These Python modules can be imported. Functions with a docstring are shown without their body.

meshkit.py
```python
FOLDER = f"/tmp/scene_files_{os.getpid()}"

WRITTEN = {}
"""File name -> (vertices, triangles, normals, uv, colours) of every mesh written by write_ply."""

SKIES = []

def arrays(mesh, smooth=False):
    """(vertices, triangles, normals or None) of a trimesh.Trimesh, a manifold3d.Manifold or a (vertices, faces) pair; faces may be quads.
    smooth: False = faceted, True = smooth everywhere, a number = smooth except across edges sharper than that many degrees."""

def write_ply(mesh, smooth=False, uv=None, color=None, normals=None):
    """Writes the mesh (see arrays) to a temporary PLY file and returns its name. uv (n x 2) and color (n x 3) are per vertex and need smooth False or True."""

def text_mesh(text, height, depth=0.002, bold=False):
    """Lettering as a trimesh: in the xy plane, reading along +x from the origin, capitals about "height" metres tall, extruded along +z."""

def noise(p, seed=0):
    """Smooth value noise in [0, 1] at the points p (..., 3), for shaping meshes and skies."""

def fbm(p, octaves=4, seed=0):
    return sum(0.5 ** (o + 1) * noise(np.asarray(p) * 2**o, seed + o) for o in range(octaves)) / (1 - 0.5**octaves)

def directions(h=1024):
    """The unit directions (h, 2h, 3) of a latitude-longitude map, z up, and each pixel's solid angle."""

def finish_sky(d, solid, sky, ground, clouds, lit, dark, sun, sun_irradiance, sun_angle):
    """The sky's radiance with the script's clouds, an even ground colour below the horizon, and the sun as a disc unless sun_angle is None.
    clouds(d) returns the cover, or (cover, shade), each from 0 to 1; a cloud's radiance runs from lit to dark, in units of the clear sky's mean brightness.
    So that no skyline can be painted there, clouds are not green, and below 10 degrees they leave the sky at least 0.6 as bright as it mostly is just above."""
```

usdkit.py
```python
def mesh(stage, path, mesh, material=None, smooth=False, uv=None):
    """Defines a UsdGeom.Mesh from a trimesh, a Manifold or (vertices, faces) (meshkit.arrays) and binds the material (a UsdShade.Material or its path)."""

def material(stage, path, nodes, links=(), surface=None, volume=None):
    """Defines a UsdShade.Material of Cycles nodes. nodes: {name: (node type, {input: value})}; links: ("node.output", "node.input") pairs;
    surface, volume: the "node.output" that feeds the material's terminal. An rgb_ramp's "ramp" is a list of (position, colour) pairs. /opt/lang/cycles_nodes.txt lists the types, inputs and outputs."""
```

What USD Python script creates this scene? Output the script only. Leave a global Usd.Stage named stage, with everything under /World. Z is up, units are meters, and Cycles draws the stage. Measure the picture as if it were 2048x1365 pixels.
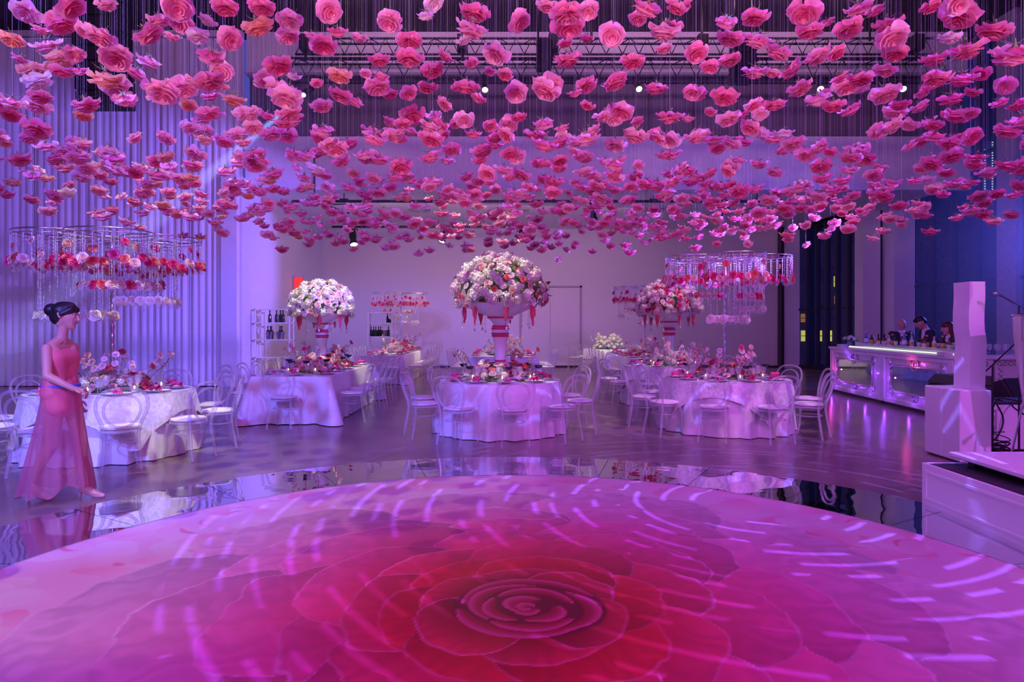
import math, random
import numpy as np
import usdkit, meshkit
import manifold3d as m3
from pxr import Usd, UsdGeom, UsdLux, UsdShade, Gf, Sdf, Vt

stage = Usd.Stage.CreateInMemory()
UsdGeom.SetStageUpAxis(stage, 'Z')
UsdGeom.SetStageMetersPerUnit(stage, 1.0)
UsdGeom.Xform.Define(stage, '/World')
PI = math.pi

# ------------------------------------------------------------------ camera
cam = UsdGeom.Camera.Define(stage, '/World/camera')
cam.AddTranslateOp().Set(Gf.Vec3d(0, 0, 1.63))
cam.AddRotateXYZOp().Set(Gf.Vec3f(90, 0, 0))
cam.CreateHorizontalApertureAttr(36.0)
cam.CreateVerticalApertureAttr(24.0)
cam.CreateFocalLengthAttr(36.0 * 1300 / 2048)
cam.CreateVerticalApertureOffsetAttr(-34.5 * 36.0 / 2048)
cam.CreateClippingRangeAttr(Gf.Vec2f(0.05, 500))
cam.CreateExposureAttr(0.0)

# ------------------------------------------------------------------ lights
def aim(prim, pos, target):
    m = Gf.Matrix4d().SetLookAt(Gf.Vec3d(*pos), Gf.Vec3d(*target), Gf.Vec3d(0, 0.01, 1)).GetInverse()
    UsdGeom.Xformable(prim).AddTransformOp().Set(m)

def spot(name, pos, target, angle, power, color, radius=0.06, soft=0.4):
    """A stage lamp: cone of half angle ANGLE degrees."""
    l = UsdLux.SphereLight.Define(stage, '/World/' + name)
    aim(l, pos, target)
    l.CreateRadiusAttr(radius); l.CreateIntensityAttr(power); l.CreateColorAttr(Gf.Vec3f(*color)); l.CreateNormalizeAttr(True)
    s = UsdLux.ShapingAPI.Apply(l.GetPrim())
    s.CreateShapingConeAngleAttr(angle); s.CreateShapingConeSoftnessAttr(soft)
    return l

def area(name, pos, target, w, h, power, color):
    l = UsdLux.RectLight.Define(stage, '/World/' + name)
    aim(l, pos, target)
    l.CreateWidthAttr(w); l.CreateHeightAttr(h); l.CreateIntensityAttr(power); l.CreateColorAttr(Gf.Vec3f(*color)); l.CreateNormalizeAttr(True)
    return l

area('hall_wash_light', (0, 5, 9.0), (0, 5, 0), 9, 9, 235, (0.50, 0.13, 1.0))
area('front_wash_light', (3.5, -4.5, 5.0), (2.0, 8, 2.2), 6, 2.0, 82, (1.0, 0.15, 0.86))
area('lavender_wash_light', (-4.5, -4.5, 5.5), (0.5, 8, 2.6), 4, 1.5, 95, (0.48, 0.30, 1.0))
area('rear_room_light', (-0.5, 19.2, 5.05), (-0.8, 21.8, 0), 9, 1.2, 50, (1.0, 0.50, 0.68))
area('truss_wash_light', (2.0, 15.0, 9.2), (2.0, 17.4, 8.9), 14, 0.15, 26, (1.0, 0.42, 0.80))
spot('blue_lamp', (8.5, 8.5, 3.3), (-10.2, 16.8, 3.2), 13, 5600, (0.26, 0.14, 1.0), 0.08)
spot('window_lamp', (12.45, 14.4, 3.6), (6.0, 13.6, 2.2), 66, 420, (0.10, 0.11, 1.0), 0.08, 0.8)
spot('blue_lamp_low', (-4.5, -3.5, 6.5), (-4.6, 9.8, 0.6), 19, 2300, (0.13, 0.14, 1.0), 0.10)
spot('magenta_lamp', (7.0, -3.0, 6.5), (3.2, 11.0, 0.5), 17, 700, (0.72, 0.11, 1.0), 0.10)
spot('rose_lamp', (5.0, -3.0, 1.0), (-0.5, 5.5, 4.6), 15, 520, (1.0, 0.50, 0.82), 0.15)
spot('rose_lamp_far', (-5.0, -3.0, 1.0), (1.0, 6.0, 4.7), 15, 520, (1.0, 0.55, 0.80), 0.15)
WARM = (1.0, 0.93, 0.70)
# narrow warm lamps that pick out the flowers on the tables, and two that fall through the canopy on the floor
for n_, p_, t_, a_, w_, c_ in (('a', (-2.6, 5.6, 9.1), (-5.0, 8.3, 0.9), 10, 620, (0.92, 1.0, 0.90)), ('b', (-2.0, 8.2, 9.1), (-3.58, 12.25, 1.9), 7, 1150, WARM), ('c', (-2.8, 6.4, 9.1), (-0.18, 9.95, 1.9), 7, 950, WARM),
                               ('d', (5.4, 9.6, 9.1), (3.24, 13.4, 1.9), 7, 700, (1.0, 0.62, 0.85)), ('e', (5.8, 6.4, 9.1), (3.34, 10.2, 1.6), 12, 460, (1.0, 0.45, 0.85)),
                               ('f', (-5.5, 1.0, 9.1), (-2.2, 5.3, 0), 13, 300, (1.0, 0.98, 0.62)), ('g', (-3.4, 3.6, 9.1), (-3.4, 8.0, 0), 8, 420, (1.0, 0.95, 0.65)), ('h', (5.0, 4.6, 9.1), (5.4, 10.0, 0), 9, 220, (1.0, 0.75, 0.6))):
    spot('flower_spot_' + n_, p_, t_, a_, w_, c_, 0.05)
sky = UsdLux.DomeLight.Define(stage, '/World/night_sky')
sky.CreateColorAttr(Gf.Vec3f(0.05, 0.07, 0.45)); sky.CreateIntensityAttr(0.30)
# ------------------------------------------------------------------ prim helpers
COUNT = {}
def uniq(parent, name):
    p = parent + '/' + name
    n = COUNT.get(p, -1) + 1
    COUNT[p] = n
    return p if n == 0 else '%s_%03d' % (p, n)

def place(prim, loc=None, rz=0.0, rot=None, scale=None):
    x = UsdGeom.Xformable(prim)
    if loc is not None: x.AddTranslateOp().Set(Gf.Vec3d(*map(float, loc)))
    if rot is not None: x.AddRotateXYZOp().Set(Gf.Vec3f(*[math.degrees(a) for a in rot]))
    elif rz: x.AddRotateZOp().Set(math.degrees(rz))
    if scale is not None:
        x.AddScaleOp().Set(Gf.Vec3f(*( [scale] * 3 if np.ndim(scale) == 0 else scale)))

def tag(prim, label=None, cat=None, group=None, kind=None):
    for k, v in (('label', label), ('category', cat), ('group', group), ('kind', kind)):
        if v: prim.SetCustomDataByKey(k, v)
    return prim

def thing(name, label, cat, loc=(0, 0, 0), rz=0.0, group=None, rot=None, scale=None, kind=None):
    p = UsdGeom.Xform.Define(stage, uniq('/World', name)).GetPrim()
    place(p, loc, rz, rot, scale)
    return tag(p, label, cat, group, kind)

def part(parent, name, mesh, mat, smooth=False, label=None, kind=None, loc=None, rot=None, scale=None, rz=0.0):
    pp = str(parent.GetPath()) if hasattr(parent, 'GetPath') else parent
    g = usdkit.mesh(stage, uniq(pp, name), mesh, M[mat], smooth).GetPrim()
    if loc is not None or rot is not None or scale is not None or rz: place(g, loc, rz, rot, scale)
    return tag(g, label, None, None, kind)

def solo(name, mesh, mat, label=None, cat=None, group=None, kind=None, smooth=False, loc=None, rot=None, rz=0.0):
    return tag(part('/World', name, mesh, mat, smooth, loc=loc, rot=rot, rz=rz), label, cat, group, kind)

def struct(name, mesh, mat, label=None, smooth=False, parent='/World'):
    return tag(part(parent, name, mesh, mat, smooth), label, None, None, 'structure')

def copy(src, label=None, loc=(0, 0, 0), rz=0.0, group=None, rot=None, scale=None):
    was = src.GetCustomData()
    name = str(src.GetName())
    if name[-4:-3] == '_' and name[-3:].isdigit(): name = name[:-4]
    p = UsdGeom.Xform.Define(stage, uniq('/World', name)).GetPrim()
    p.GetReferences().AddInternalReference(src.GetPath())
    p.SetInstanceable(True)
    x = UsdGeom.Xformable(p); x.ClearXformOpOrder()
    m = Gf.Matrix4d(1)
    s = (1, 1, 1) if scale is None else ([scale] * 3 if np.ndim(scale) == 0 else scale)
    m.SetScale(Gf.Vec3d(*map(float, s)))
    a = rot if rot is not None else (0, 0, rz)
    for ax, ang in zip(((1, 0, 0), (0, 1, 0), (0, 0, 1)), a):
        if ang: m = m * Gf.Matrix4d(1).SetRotate(Gf.Rotation(Gf.Vec3d(*ax), math.degrees(ang)))
    m = m * Gf.Matrix4d(1).SetTranslate(Gf.Vec3d(*map(float, loc)))
    x.AddTransformOp(opSuffix='copy').Set(m)
    return tag(p, label or was.get('label'), was.get('category'), group or was.get('group'))

stage.CreateClassPrim('/World/shapes')
SHAPES = {}
def shape(name, mesh, smooth=False):
    """A mesh that many parts of the scene share by reference."""
    usdkit.mesh(stage, '/World/shapes/' + name, mesh, None, smooth)
    SHAPES[name] = '/World/shapes/' + name

def refpart(parent, name, shp, mat, loc, rot=(0, 0, 0), scale=1.0, label=None):
    g = UsdGeom.Mesh.Define(stage, uniq(str(parent.GetPath()), name))
    g.GetPrim().GetReferences().AddInternalReference(SHAPES[shp])
    place(g.GetPrim(), loc, 0, rot, scale)
    UsdShade.MaterialBindingAPI.Apply(g.GetPrim()).Bind(M[mat])
    return tag(g.GetPrim(), label)

# ------------------------------------------------------------------ mesh helpers (v, f) with triangles
def tri(q):
    q = np.asarray(q, int)
    return q if q.shape[1] == 3 else np.vstack([q[:, [0, 1, 2]], q[:, [0, 2, 3]]])

def join(ms):
    v, f, n = [], [], 0
    for a, b in ms:
        v.append(np.asarray(a, float)); f.append(tri(b) + n); n += len(a)
    return np.vstack(v), np.vstack(f)

def move(m, d=(0, 0, 0), s=1.0, rz=0.0, rx=0.0, ry=0.0):
    v = np.asarray(m[0], float) * np.asarray(s)
    for ang, (i, j) in ((rx, (1, 2)), (ry, (2, 0)), (rz, (0, 1))):
        if ang:
            c, q = math.cos(ang), math.sin(ang)
            a, b = v[:, i].copy(), v[:, j].copy()
            v[:, i], v[:, j] = c * a - q * b, q * a + c * b
    return v + np.asarray(d, float), m[1]

def box(x0, x1, y0, y1, z0, z1, b=0.0):
    """A box, with its edges chamfered by b."""
    if b <= 0:
        v = np.array([(x, y, z) for z in (z0, z1) for y in (y0, y1) for x in (x0, x1)], float)
        return v, tri([(0, 2, 3, 1), (4, 5, 7, 6), (0, 1, 5, 4), (1, 3, 7, 5), (3, 2, 6, 7), (2, 0, 4, 6)])
    pts = []
    for sx, (a, c) in ((1, (x0, x1)), (-1, (x1, x0))):
        for sy, (d, e) in ((1, (y0, y1)), (-1, (y1, y0))):
            for sz, (g, h) in ((1, (z0, z1)), (-1, (z1, z0))):
                pts += [(a, d + sy * b, g + sz * b), (a + sx * b, d, g + sz * b), (a + sx * b, d + sy * b, g)]
    return mani(m3.Manifold.hull_points(np.array(pts)))

def mani(m):
    k = m.to_mesh()
    return np.array(k.vert_properties[:, :3], float), np.array(k.tri_verts, int)

def tube(pts, r, n=8, closed=False, caps=True, up=None):
    p = np.asarray(pts, float); k = len(p)
    r = np.broadcast_to(np.asarray(r, float), (k,))
    t = (np.roll(p, -1, 0) - np.roll(p, 1, 0)) if closed else np.gradient(p, axis=0)
    t /= np.linalg.norm(t, axis=1, keepdims=True) + 1e-12
    if up is None:
        a = np.zeros_like(p)
        u = np.array([0, 0, 1.0]) if abs(t[0, 2]) < 0.9 else np.array([1.0, 0, 0])
        for i in range(k):
            u = u - t[i] * (u @ t[i]); u /= np.linalg.norm(u) + 1e-12
            a[i] = u
    else:
        a = np.broadcast_to(np.asarray(up, float), p.shape); a = a - t * (a * t).sum(1, keepdims=True); a /= np.linalg.norm(a, axis=1, keepdims=True) + 1e-12
    b = np.cross(t, a)
    g = np.arange(n) * 2 * PI / n
    v = p[:, None] + r[:, None, None] * (np.cos(g)[None, :, None] * a[:, None] + np.sin(g)[None, :, None] * b[:, None])
    v = v.reshape(-1, 3)
    m = k if closed else k - 1
    i, j = np.meshgrid(np.arange(m), np.arange(n), indexing='ij')
    i2 = (i + 1) % k
    q = np.stack([i * n + j, i * n + (j + 1) % n, i2 * n + (j + 1) % n, i2 * n + j], -1).reshape(-1, 4)
    f = tri(q)
    if caps and not closed:
        v = np.vstack([v, p[0], p[-1]]); c0 = k * n
        jj = np.arange(n)
        f = np.vstack([f, np.stack([np.full(n, c0), (jj + 1) % n, jj], 1), np.stack([np.full(n, c0 + 1), (k - 1) * n + jj, (k - 1) * n + (jj + 1) % n], 1)])
    return v, f

def lathe(prof, n=24, z0=0.0):
    """prof: (radius, z) pairs turned about the z axis."""
    p = np.asarray(prof, float); k = len(p)
    g = np.arange(n) * 2 * PI / n
    v = np.stack([p[:, 0, None] * np.cos(g), p[:, 0, None] * np.sin(g), np.broadcast_to(p[:, 1, None] + z0, (k, n))], -1).reshape(-1, 3)
    i, j = np.meshgrid(np.arange(k - 1), np.arange(n), indexing='ij')
    q = np.stack([i * n + j, i * n + (j + 1) % n, (i + 1) * n + (j + 1) % n, (i + 1) * n + j], -1).reshape(-1, 4)
    return v, tri(q)

def grid(P, flip=False):
    """A sheet from a (rows, columns, 3) array of points."""
    P = np.asarray(P, float); h, w = P.shape[:2]
    i, j = np.meshgrid(np.arange(h - 1), np.arange(w - 1), indexing='ij')
    q = np.stack([i * w + j, i * w + j + 1, (i + 1) * w + j + 1, (i + 1) * w + j], -1).reshape(-1, 4)
    return P.reshape(-1, 3), tri(q[:, ::-1] if flip else q)

def ball(r=1.0, n=10, c=(0, 0, 0), s=(1, 1, 1)):
    a = np.linspace(-PI / 2, PI / 2, max(n // 2 + 1, 4))
    m = lathe(np.stack([np.cos(a) * r, np.sin(a) * r], 1), n)
    return m[0] * np.asarray(s) + np.asarray(c), m[1]

def prism(poly, z0, z1):
    """A convex or star-shaped outline (x, y) extruded upward."""
    p = np.asarray(poly, float); n = len(p)
    v = np.vstack([np.c_[p, np.full(n, z0)], np.c_[p, np.full(n, z1)], [[*p.mean(0), z0], [*p.mean(0), z1]]])
    j = np.arange(n); k = (j + 1) % n
    f = np.vstack([tri(np.stack([j, k, k + n, j + n], 1)), np.stack([np.full(n, 2 * n), k, j], 1), np.stack([np.full(n, 2 * n + 1), j + n, k + n], 1)])
    return v, f

def spline(pts, n=24, closed=False):
    from scipy.interpolate import CubicSpline
    p = np.asarray(pts, float)
    if closed: p = np.vstack([p, p[:1]])
    s = np.r_[0, np.cumsum(np.linalg.norm(np.diff(p, axis=0), axis=1))]
    c = CubicSpline(s, p, bc_type='periodic' if closed else 'natural')
    return c(np.linspace(0, s[-1], n + (1 if closed else 0)))[: n if closed else None]

# ------------------------------------------------------------------ materials
M = {}
def mat(name, color=(0.8, 0.8, 0.8), rough=0.5, **kw):
    d = dict(base_color=color, roughness=rough); d.update(kw)
    M[name] = usdkit.material(stage, '/World/Looks/' + name, {'p': ('principled_bsdf', d)}, [], surface='p.BSDF')

def noisy(name, c1, c2, scale, rough=0.5, bump=0.0, bscale=None, detail=4, stretch=(1, 1, 1), **kw):
    d = dict(roughness=rough); d.update(kw)
    nodes = {'t': ('texture_coordinate', {}), 'm': ('mapping', {'scale': stretch}), 'n': ('noise_texture', {'scale': scale, 'detail': detail}),
             'r': ('rgb_ramp', {'ramp': [(0.3, c1), (0.7, c2)]}), 'p': ('principled_bsdf', d)}
    links = [('t.object', 'm.vector'), ('m.vector', 'n.vector'), ('n.fac', 'r.fac'), ('r.color', 'p.base_color')]
    if bump:
        nodes['n2'] = ('noise_texture', {'scale': bscale or scale * 4, 'detail': 3})
        nodes['b'] = ('bump', {'strength': bump, 'distance': 0.01})
        links += [('m.vector', 'n2.vector'), ('n2.fac', 'b.height'), ('b.normal', 'p.normal')]
    M[name] = usdkit.material(stage, '/World/Looks/' + name, nodes, links, surface='p.BSDF')

def glow(name, color, strength):
    M[name] = usdkit.material(stage, '/World/Looks/' + name, {'e': ('emission', {'color': color, 'strength': strength})}, [], surface='e.emission')

def clear(name, tint=(0.95, 0.95, 0.97), power=4.0, rough=0.02, gloss=(1, 1, 1), solid=0.0, body=(0.9, 0.9, 1.0), least=0.04):
    """Clear acrylic or glass that lets the lamps' light through: a mirror-like film over clear air, stronger at grazing angles, and a share of milky body."""
    nodes = {'f': ('layer_weight', {'blend': 0.5}), 'pw': ('math', {'math_type': 'power', 'value2': power}), 'mr': ('map_range', {'from_min': 0.0, 'from_max': 1.0, 'to_min': least, 'to_max': 0.95}),
             't': ('transparent_bsdf', {'color': tint}), 'g': ('glossy_bsdf', {'color': gloss, 'roughness': rough}),
             'd': ('diffuse_bsdf', {'color': body}), 'm0': ('mix_closure', {'fac': solid}), 'm': ('mix_closure', {})}
    M[name] = usdkit.material(stage, '/World/Looks/' + name, nodes, [('f.facing', 'pw.value1'), ('pw.value', 'mr.value'), ('mr.result', 'm.fac'), ('t.BSDF', 'm0.closure1'), ('d.BSDF', 'm0.closure2'), ('m0.closure', 'm.closure1'), ('g.BSDF', 'm.closure2')], surface='m.closure')

def petal(name, base, edge, trans=0.35, spread=0.0):
    """A petal: its colour from the throat to the rim comes from the mesh's 'tone' (0 = throat, 1 = rim); light passes through it."""
    nodes = {'a': ('attribute', {'attribute': 'tone'}), 'r': ('rgb_ramp', {'ramp': [(0.0, base), (1.0, edge)]}), 'd': ('diffuse_bsdf', {}), 't': ('translucent_bsdf', {}),
             'm': ('mix_closure', {'fac': trans}), 'g': ('glossy_bsdf', {'color': (1, 1, 1), 'roughness': 0.45}), 'm2': ('mix_closure', {'fac': 0.06})}
    links = [('a.fac', 'r.fac'), ('m.closure', 'm2.closure1'), ('g.BSDF', 'm2.closure2'), ('d.BSDF', 'm.closure1'), ('t.BSDF', 'm.closure2')]
    src = 'r.color'
    if spread:
        nodes['o'] = ('object_info', {}); nodes['mr'] = ('map_range', {'value': 0.5, 'from_min': 0.0, 'from_max': 1.0, 'to_min': 1 - spread, 'to_max': 1 + spread})
        nodes['h'] = ('hsv', {'hue': 0.5, 'saturation': 1.0, 'fac': 1.0})
        links += [('o.random', 'mr.value'), ('mr.result', 'h.saturation'), (src, 'h.color')]
        src = 'h.color'
    links += [(src, 'd.color'), (src, 't.color')]
    M[name] = usdkit.material(stage, '/World/Looks/' + name, nodes, links, surface='m2.closure')

def tone(prim, values):
    UsdGeom.PrimvarsAPI(prim).CreatePrimvar('tone', Sdf.ValueTypeNames.FloatArray, 'vertex').Set(Vt.FloatArray.FromNumpy(np.asarray(values, np.float32)))

mat('white_paint', (0.78, 0.78, 0.78), 0.6)
mat('grey_paint', (0.45, 0.44, 0.47), 0.6)
mat('dark_panel', (0.16, 0.14, 0.17), 0.7)
mat('mullion_dark', (0.05, 0.05, 0.07), 0.5)
mat('ceiling_black', (0.03, 0.03, 0.04), 0.8)
mat('white_gloss', (0.82, 0.82, 0.82), 0.25)
mat('spandex', (0.80, 0.80, 0.82), 0.55, sheen_weight=0.3)
noisy('concrete', (0.18, 0.13, 0.12), (0.27, 0.20, 0.18), 0.9, rough=0.20, bump=0.05, bscale=2.0)
noisy('drape', (0.74, 0.74, 0.78), (0.80, 0.80, 0.82), 3.0, rough=0.8, stretch=(1, 1, 0.1))
noisy('cloth', (0.80, 0.80, 0.82), (0.86, 0.86, 0.87), 14.0, rough=0.42, bump=0.25, bscale=55.0, sheen_weight=0.4)
noisy('brocade', (0.62, 0.62, 0.64), (0.90, 0.90, 0.92), 22.0, rough=0.32, bump=0.5, bscale=40.0, sheen_weight=0.4)
mat('cushion', (0.86, 0.86, 0.86), 0.6)
clear('acrylic', (0.97, 0.96, 0.98), 2.2, 0.08, (1, 1, 1), 0.17, (0.95, 0.93, 1.0), 0.05)
clear('glass', (0.97, 0.97, 0.98), 2.6, 0.05, (1, 1, 1), 0.10, (0.95, 0.95, 1.0), 0.05)
clear('crystal', (0.92, 0.92, 0.95), 1.6, 0.08, (1, 1, 1), 0.5, (0.95, 0.95, 1.0), 0.15)
clear('window_glass', (0.74, 0.78, 0.86), 4.5, 0.02, (0.8, 0.85, 1.0), 0.0, least=0.05)
M['mirror'] = usdkit.material(stage, '/World/Looks/mirror', {'t': ('texture_coordinate', {}), 'n': ('noise_texture', {'scale': 2.6, 'detail': 1}), 'b': ('bump', {'strength': 0.35, 'distance': 0.012}), 'p': ('principled_bsdf', {'base_color': (0.80, 0.80, 0.84), 'metallic': 1.0, 'roughness': 0.02})},
    [('t.object', 'n.vector'), ('n.fac', 'b.height'), ('b.normal', 'p.normal')], surface='p.BSDF')
mat('bar_mirror', (0.75, 0.75, 0.78), 0.05, metallic=1.0)
mat('chrome', (0.8, 0.8, 0.82), 0.15, metallic=1.0)
mat('silver', (0.72, 0.70, 0.74), 0.28, metallic=1.0)
mat('black_metal', (0.02, 0.02, 0.022), 0.4)
mat('black_fabric', (0.03, 0.028, 0.035), 0.85)
mat('black_rubber', (0.015, 0.015, 0.017), 0.55)
mat('porcelain', (0.86, 0.86, 0.85), 0.2)
mat('napkin_pink', (0.80, 0.10, 0.30), 0.8)
mat('vase_white', (0.84, 0.82, 0.84), 0.3)
mat('band_red', (0.70, 0.02, 0.10), 0.6)
mat('leaf_green', (0.12, 0.24, 0.07), 0.5)
mat('sepal_green', (0.24, 0.30, 0.16), 0.55)
mat('tassel_coral', (0.80, 0.10, 0.16), 0.7)
mat('dark_glass', (0.02, 0.02, 0.05), 0.08)
mat('bottle_green', (0.01, 0.03, 0.015), 0.08)
mat('bottle_amber', (0.30, 0.10, 0.02), 0.1)
mat('bottle_clear', (0.65, 0.70, 0.72), 0.08)
mat('bottle_blue', (0.10, 0.20, 0.45), 0.08)
mat('label_cream', (0.80, 0.74, 0.60), 0.6)
mat('label_gold', (0.80, 0.45, 0.10), 0.4)
mat('bucket_metal', (0.30, 0.26, 0.30), 0.3, metallic=1.0)
mat('skin', (0.62, 0.34, 0.25), 0.5)
mat('suit_dark', (0.02, 0.022, 0.04), 0.7)
mat('shirt_white', (0.75, 0.75, 0.78), 0.7)
mat('hair_black', (0.012, 0.010, 0.012), 0.45)
mat('hair_red', (0.10, 0.022, 0.015), 0.45)
mat('lips', (0.45, 0.10, 0.10), 0.4)
mat('eye_dark', (0.02, 0.015, 0.015), 0.2)
mat('dress_coral', (0.75, 0.16, 0.20), 0.55)
mat('shoe_pink', (0.75, 0.35, 0.35), 0.25)
mat('facade_dark', (0.05, 0.055, 0.08), 0.8)
mat('ground_dark', (0.03, 0.03, 0.035), 0.9)
glow('lit_window', (0.95, 0.85, 0.16), 1.0)
glow('lit_window_amber', (0.90, 0.40, 0.08), 0.45)
glow('flame', (1.0, 0.62, 0.22), 9.0)
glow('led_white', (0.95, 1.0, 0.92), 1.0)
glow('led_purple', (0.30, 0.05, 1.0), 4.0)
glow('exit_red', (1.0, 0.045, 0.03), 1.0)
glow('lens_white', (1.0, 0.98, 0.92), 3.0)
PINK = [((0.86, 0.09, 0.27), (0.95, 0.52, 0.66)), ((0.88, 0.16, 0.34), (0.96, 0.64, 0.72)), ((0.80, 0.05, 0.22), (0.93, 0.38, 0.56))]
for i, (a, b) in enumerate(PINK): petal('petal_pink_%d' % i, a, b, 0.40, 0.12)
petal('petal_peach', (0.90, 0.30, 0.22), (0.95, 0.62, 0.52), 0.40, 0.1)
petal('petal_pale', (0.92, 0.62, 0.62), (0.95, 0.85, 0.86), 0.40)
petal('petal_white', (0.88, 0.84, 0.66), (0.93, 0.91, 0.86), 0.30)
petal('petal_blush', (0.85, 0.38, 0.36), (0.92, 0.68, 0.64), 0.30)
petal('petal_hot', (0.70, 0.01, 0.12), (0.86, 0.07, 0.26), 0.30)
petal('petal_coral', (0.78, 0.05, 0.07), (0.90, 0.24, 0.22), 0.30)
# ------------------------------------------------------------------ the setting
YB, YH, XL, ZC = 24.4, 17.3, -7.1, 5.2          # back wall, bulkhead, left wall of the rear room, its ceiling
ZT = 9.45                                        # hall ceiling
struct('floor', box(-14.2, 14.5, -6.2, 24.6, -0.2, 0.0), 'concrete', 'polished concrete floor reflecting the purple light')
struct('wall_back', box(-7.3, 10.12, YB, YB + 0.2, 0, ZC + 0.3), 'white_paint', 'plain white back wall with a flush door')
struct('wall_left', box(XL - 0.4, XL, 16.75, YB, 0, ZC + 0.3), 'white_paint', 'white side wall of the rear room')
struct('wall_curtain_side', box(-14.2, XL - 0.1, 17.3, 17.5, 0, ZT), 'white_paint', 'wall behind the white drapes')
struct('wall_hall_left', box(-14.4, -14.2, -6.2, 17.5, 0, ZT), 'white_paint', 'left wall of the hall')
struct('wall_hall_front', box(-14.4, 14.6, -6.4, -6.2, 0, ZT), 'white_paint', 'wall at the near end of the hall')
struct('ceiling', box(-14.4, 14.6, -6.4, YH + 0.6, ZT, ZT + 0.2), 'ceiling_black', 'dark ceiling high above the flower canopy')
struct('ceiling_rear', box(XL, 11.6, YH + 0.16, YB, ZC, ZC + 0.2), 'white_paint', 'low white ceiling of the rear room')
struct('wall_bulkhead', box(XL, 12.2, YH, YH + 0.15, ZC, 6.62), 'white_paint', 'white bulkhead over the rear room')
w = struct('wall_dark_band', box(XL, 12.2, YH + 0.3, YH + 0.4, 6.62, 8.3), 'dark_panel', 'dark panelled band above the bulkhead')
for k in range(16):
    struct('panel', box(XL + 0.02 + k * 1.2, XL + 1.18 + k * 1.2, YH + 0.26, YH + 0.3, 6.66, 8.27, 0.008), 'dark_panel', parent=str(w.GetPath()))
struct('wall_upper', box(XL, 12.2, YH + 0.1, YH + 0.2, 8.3, ZT), 'white_paint', 'pale wall above the dark band behind the truss')
struct('trim_1', box(XL, 12.2, YH - 0.03, YH + 0.3, 8.26, 8.32), 'grey_paint')
struct('baseboard_back', box(XL, 10.04, YB - 0.02, YB, 0, 0.06), 'black_metal')
struct('baseboard_left', box(XL, XL + 0.02, 17.0, YB - 0.02, 0, 0.06), 'grey_paint')
# a flush double door in the back wall
d = struct('door_1', join([box(0.36, 1.43, YB - 0.025, YB, 0.06, 2.98, 0.004), box(1.445, 2.54, YB - 0.025, YB, 0.06, 2.98, 0.004)]), 'white_paint', 'flush white double door in the back wall')
struct('door_frame', join([box(0.28, 0.35, YB - 0.035, YB, 0, 3.06), box(2.55, 2.62, YB - 0.035, YB, 0, 3.06), box(0.28, 2.62, YB - 0.035, YB, 2.99, 3.06)]), 'grey_paint', parent=str(d.GetPath()))
for x in (-2.9, 0.2, 4.4, 7.6):
    v = thing('ceiling_vent', {-2.9: 'round vent in the rear ceiling, first from the left', 0.2: 'round vent in the rear ceiling above the far middle table', 4.4: 'round vent in the rear ceiling right of the middle', 7.6: 'round vent in the rear ceiling near the windows'}[x], 'ceiling vent', (x, 20.3, ZC))
    part(v, 'rim', lathe([(0.22, 0), (0.34, -0.01), (0.36, -0.03), (0.30, -0.035), (0.22, -0.02)], 28), 'grey_paint', 40)
    part(v, 'diffuser', lathe([(0.0, -0.06), (0.12, -0.055), (0.2, -0.03), (0.2, -0.02), (0.0, -0.02)], 24), 'grey_paint', 40)

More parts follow.
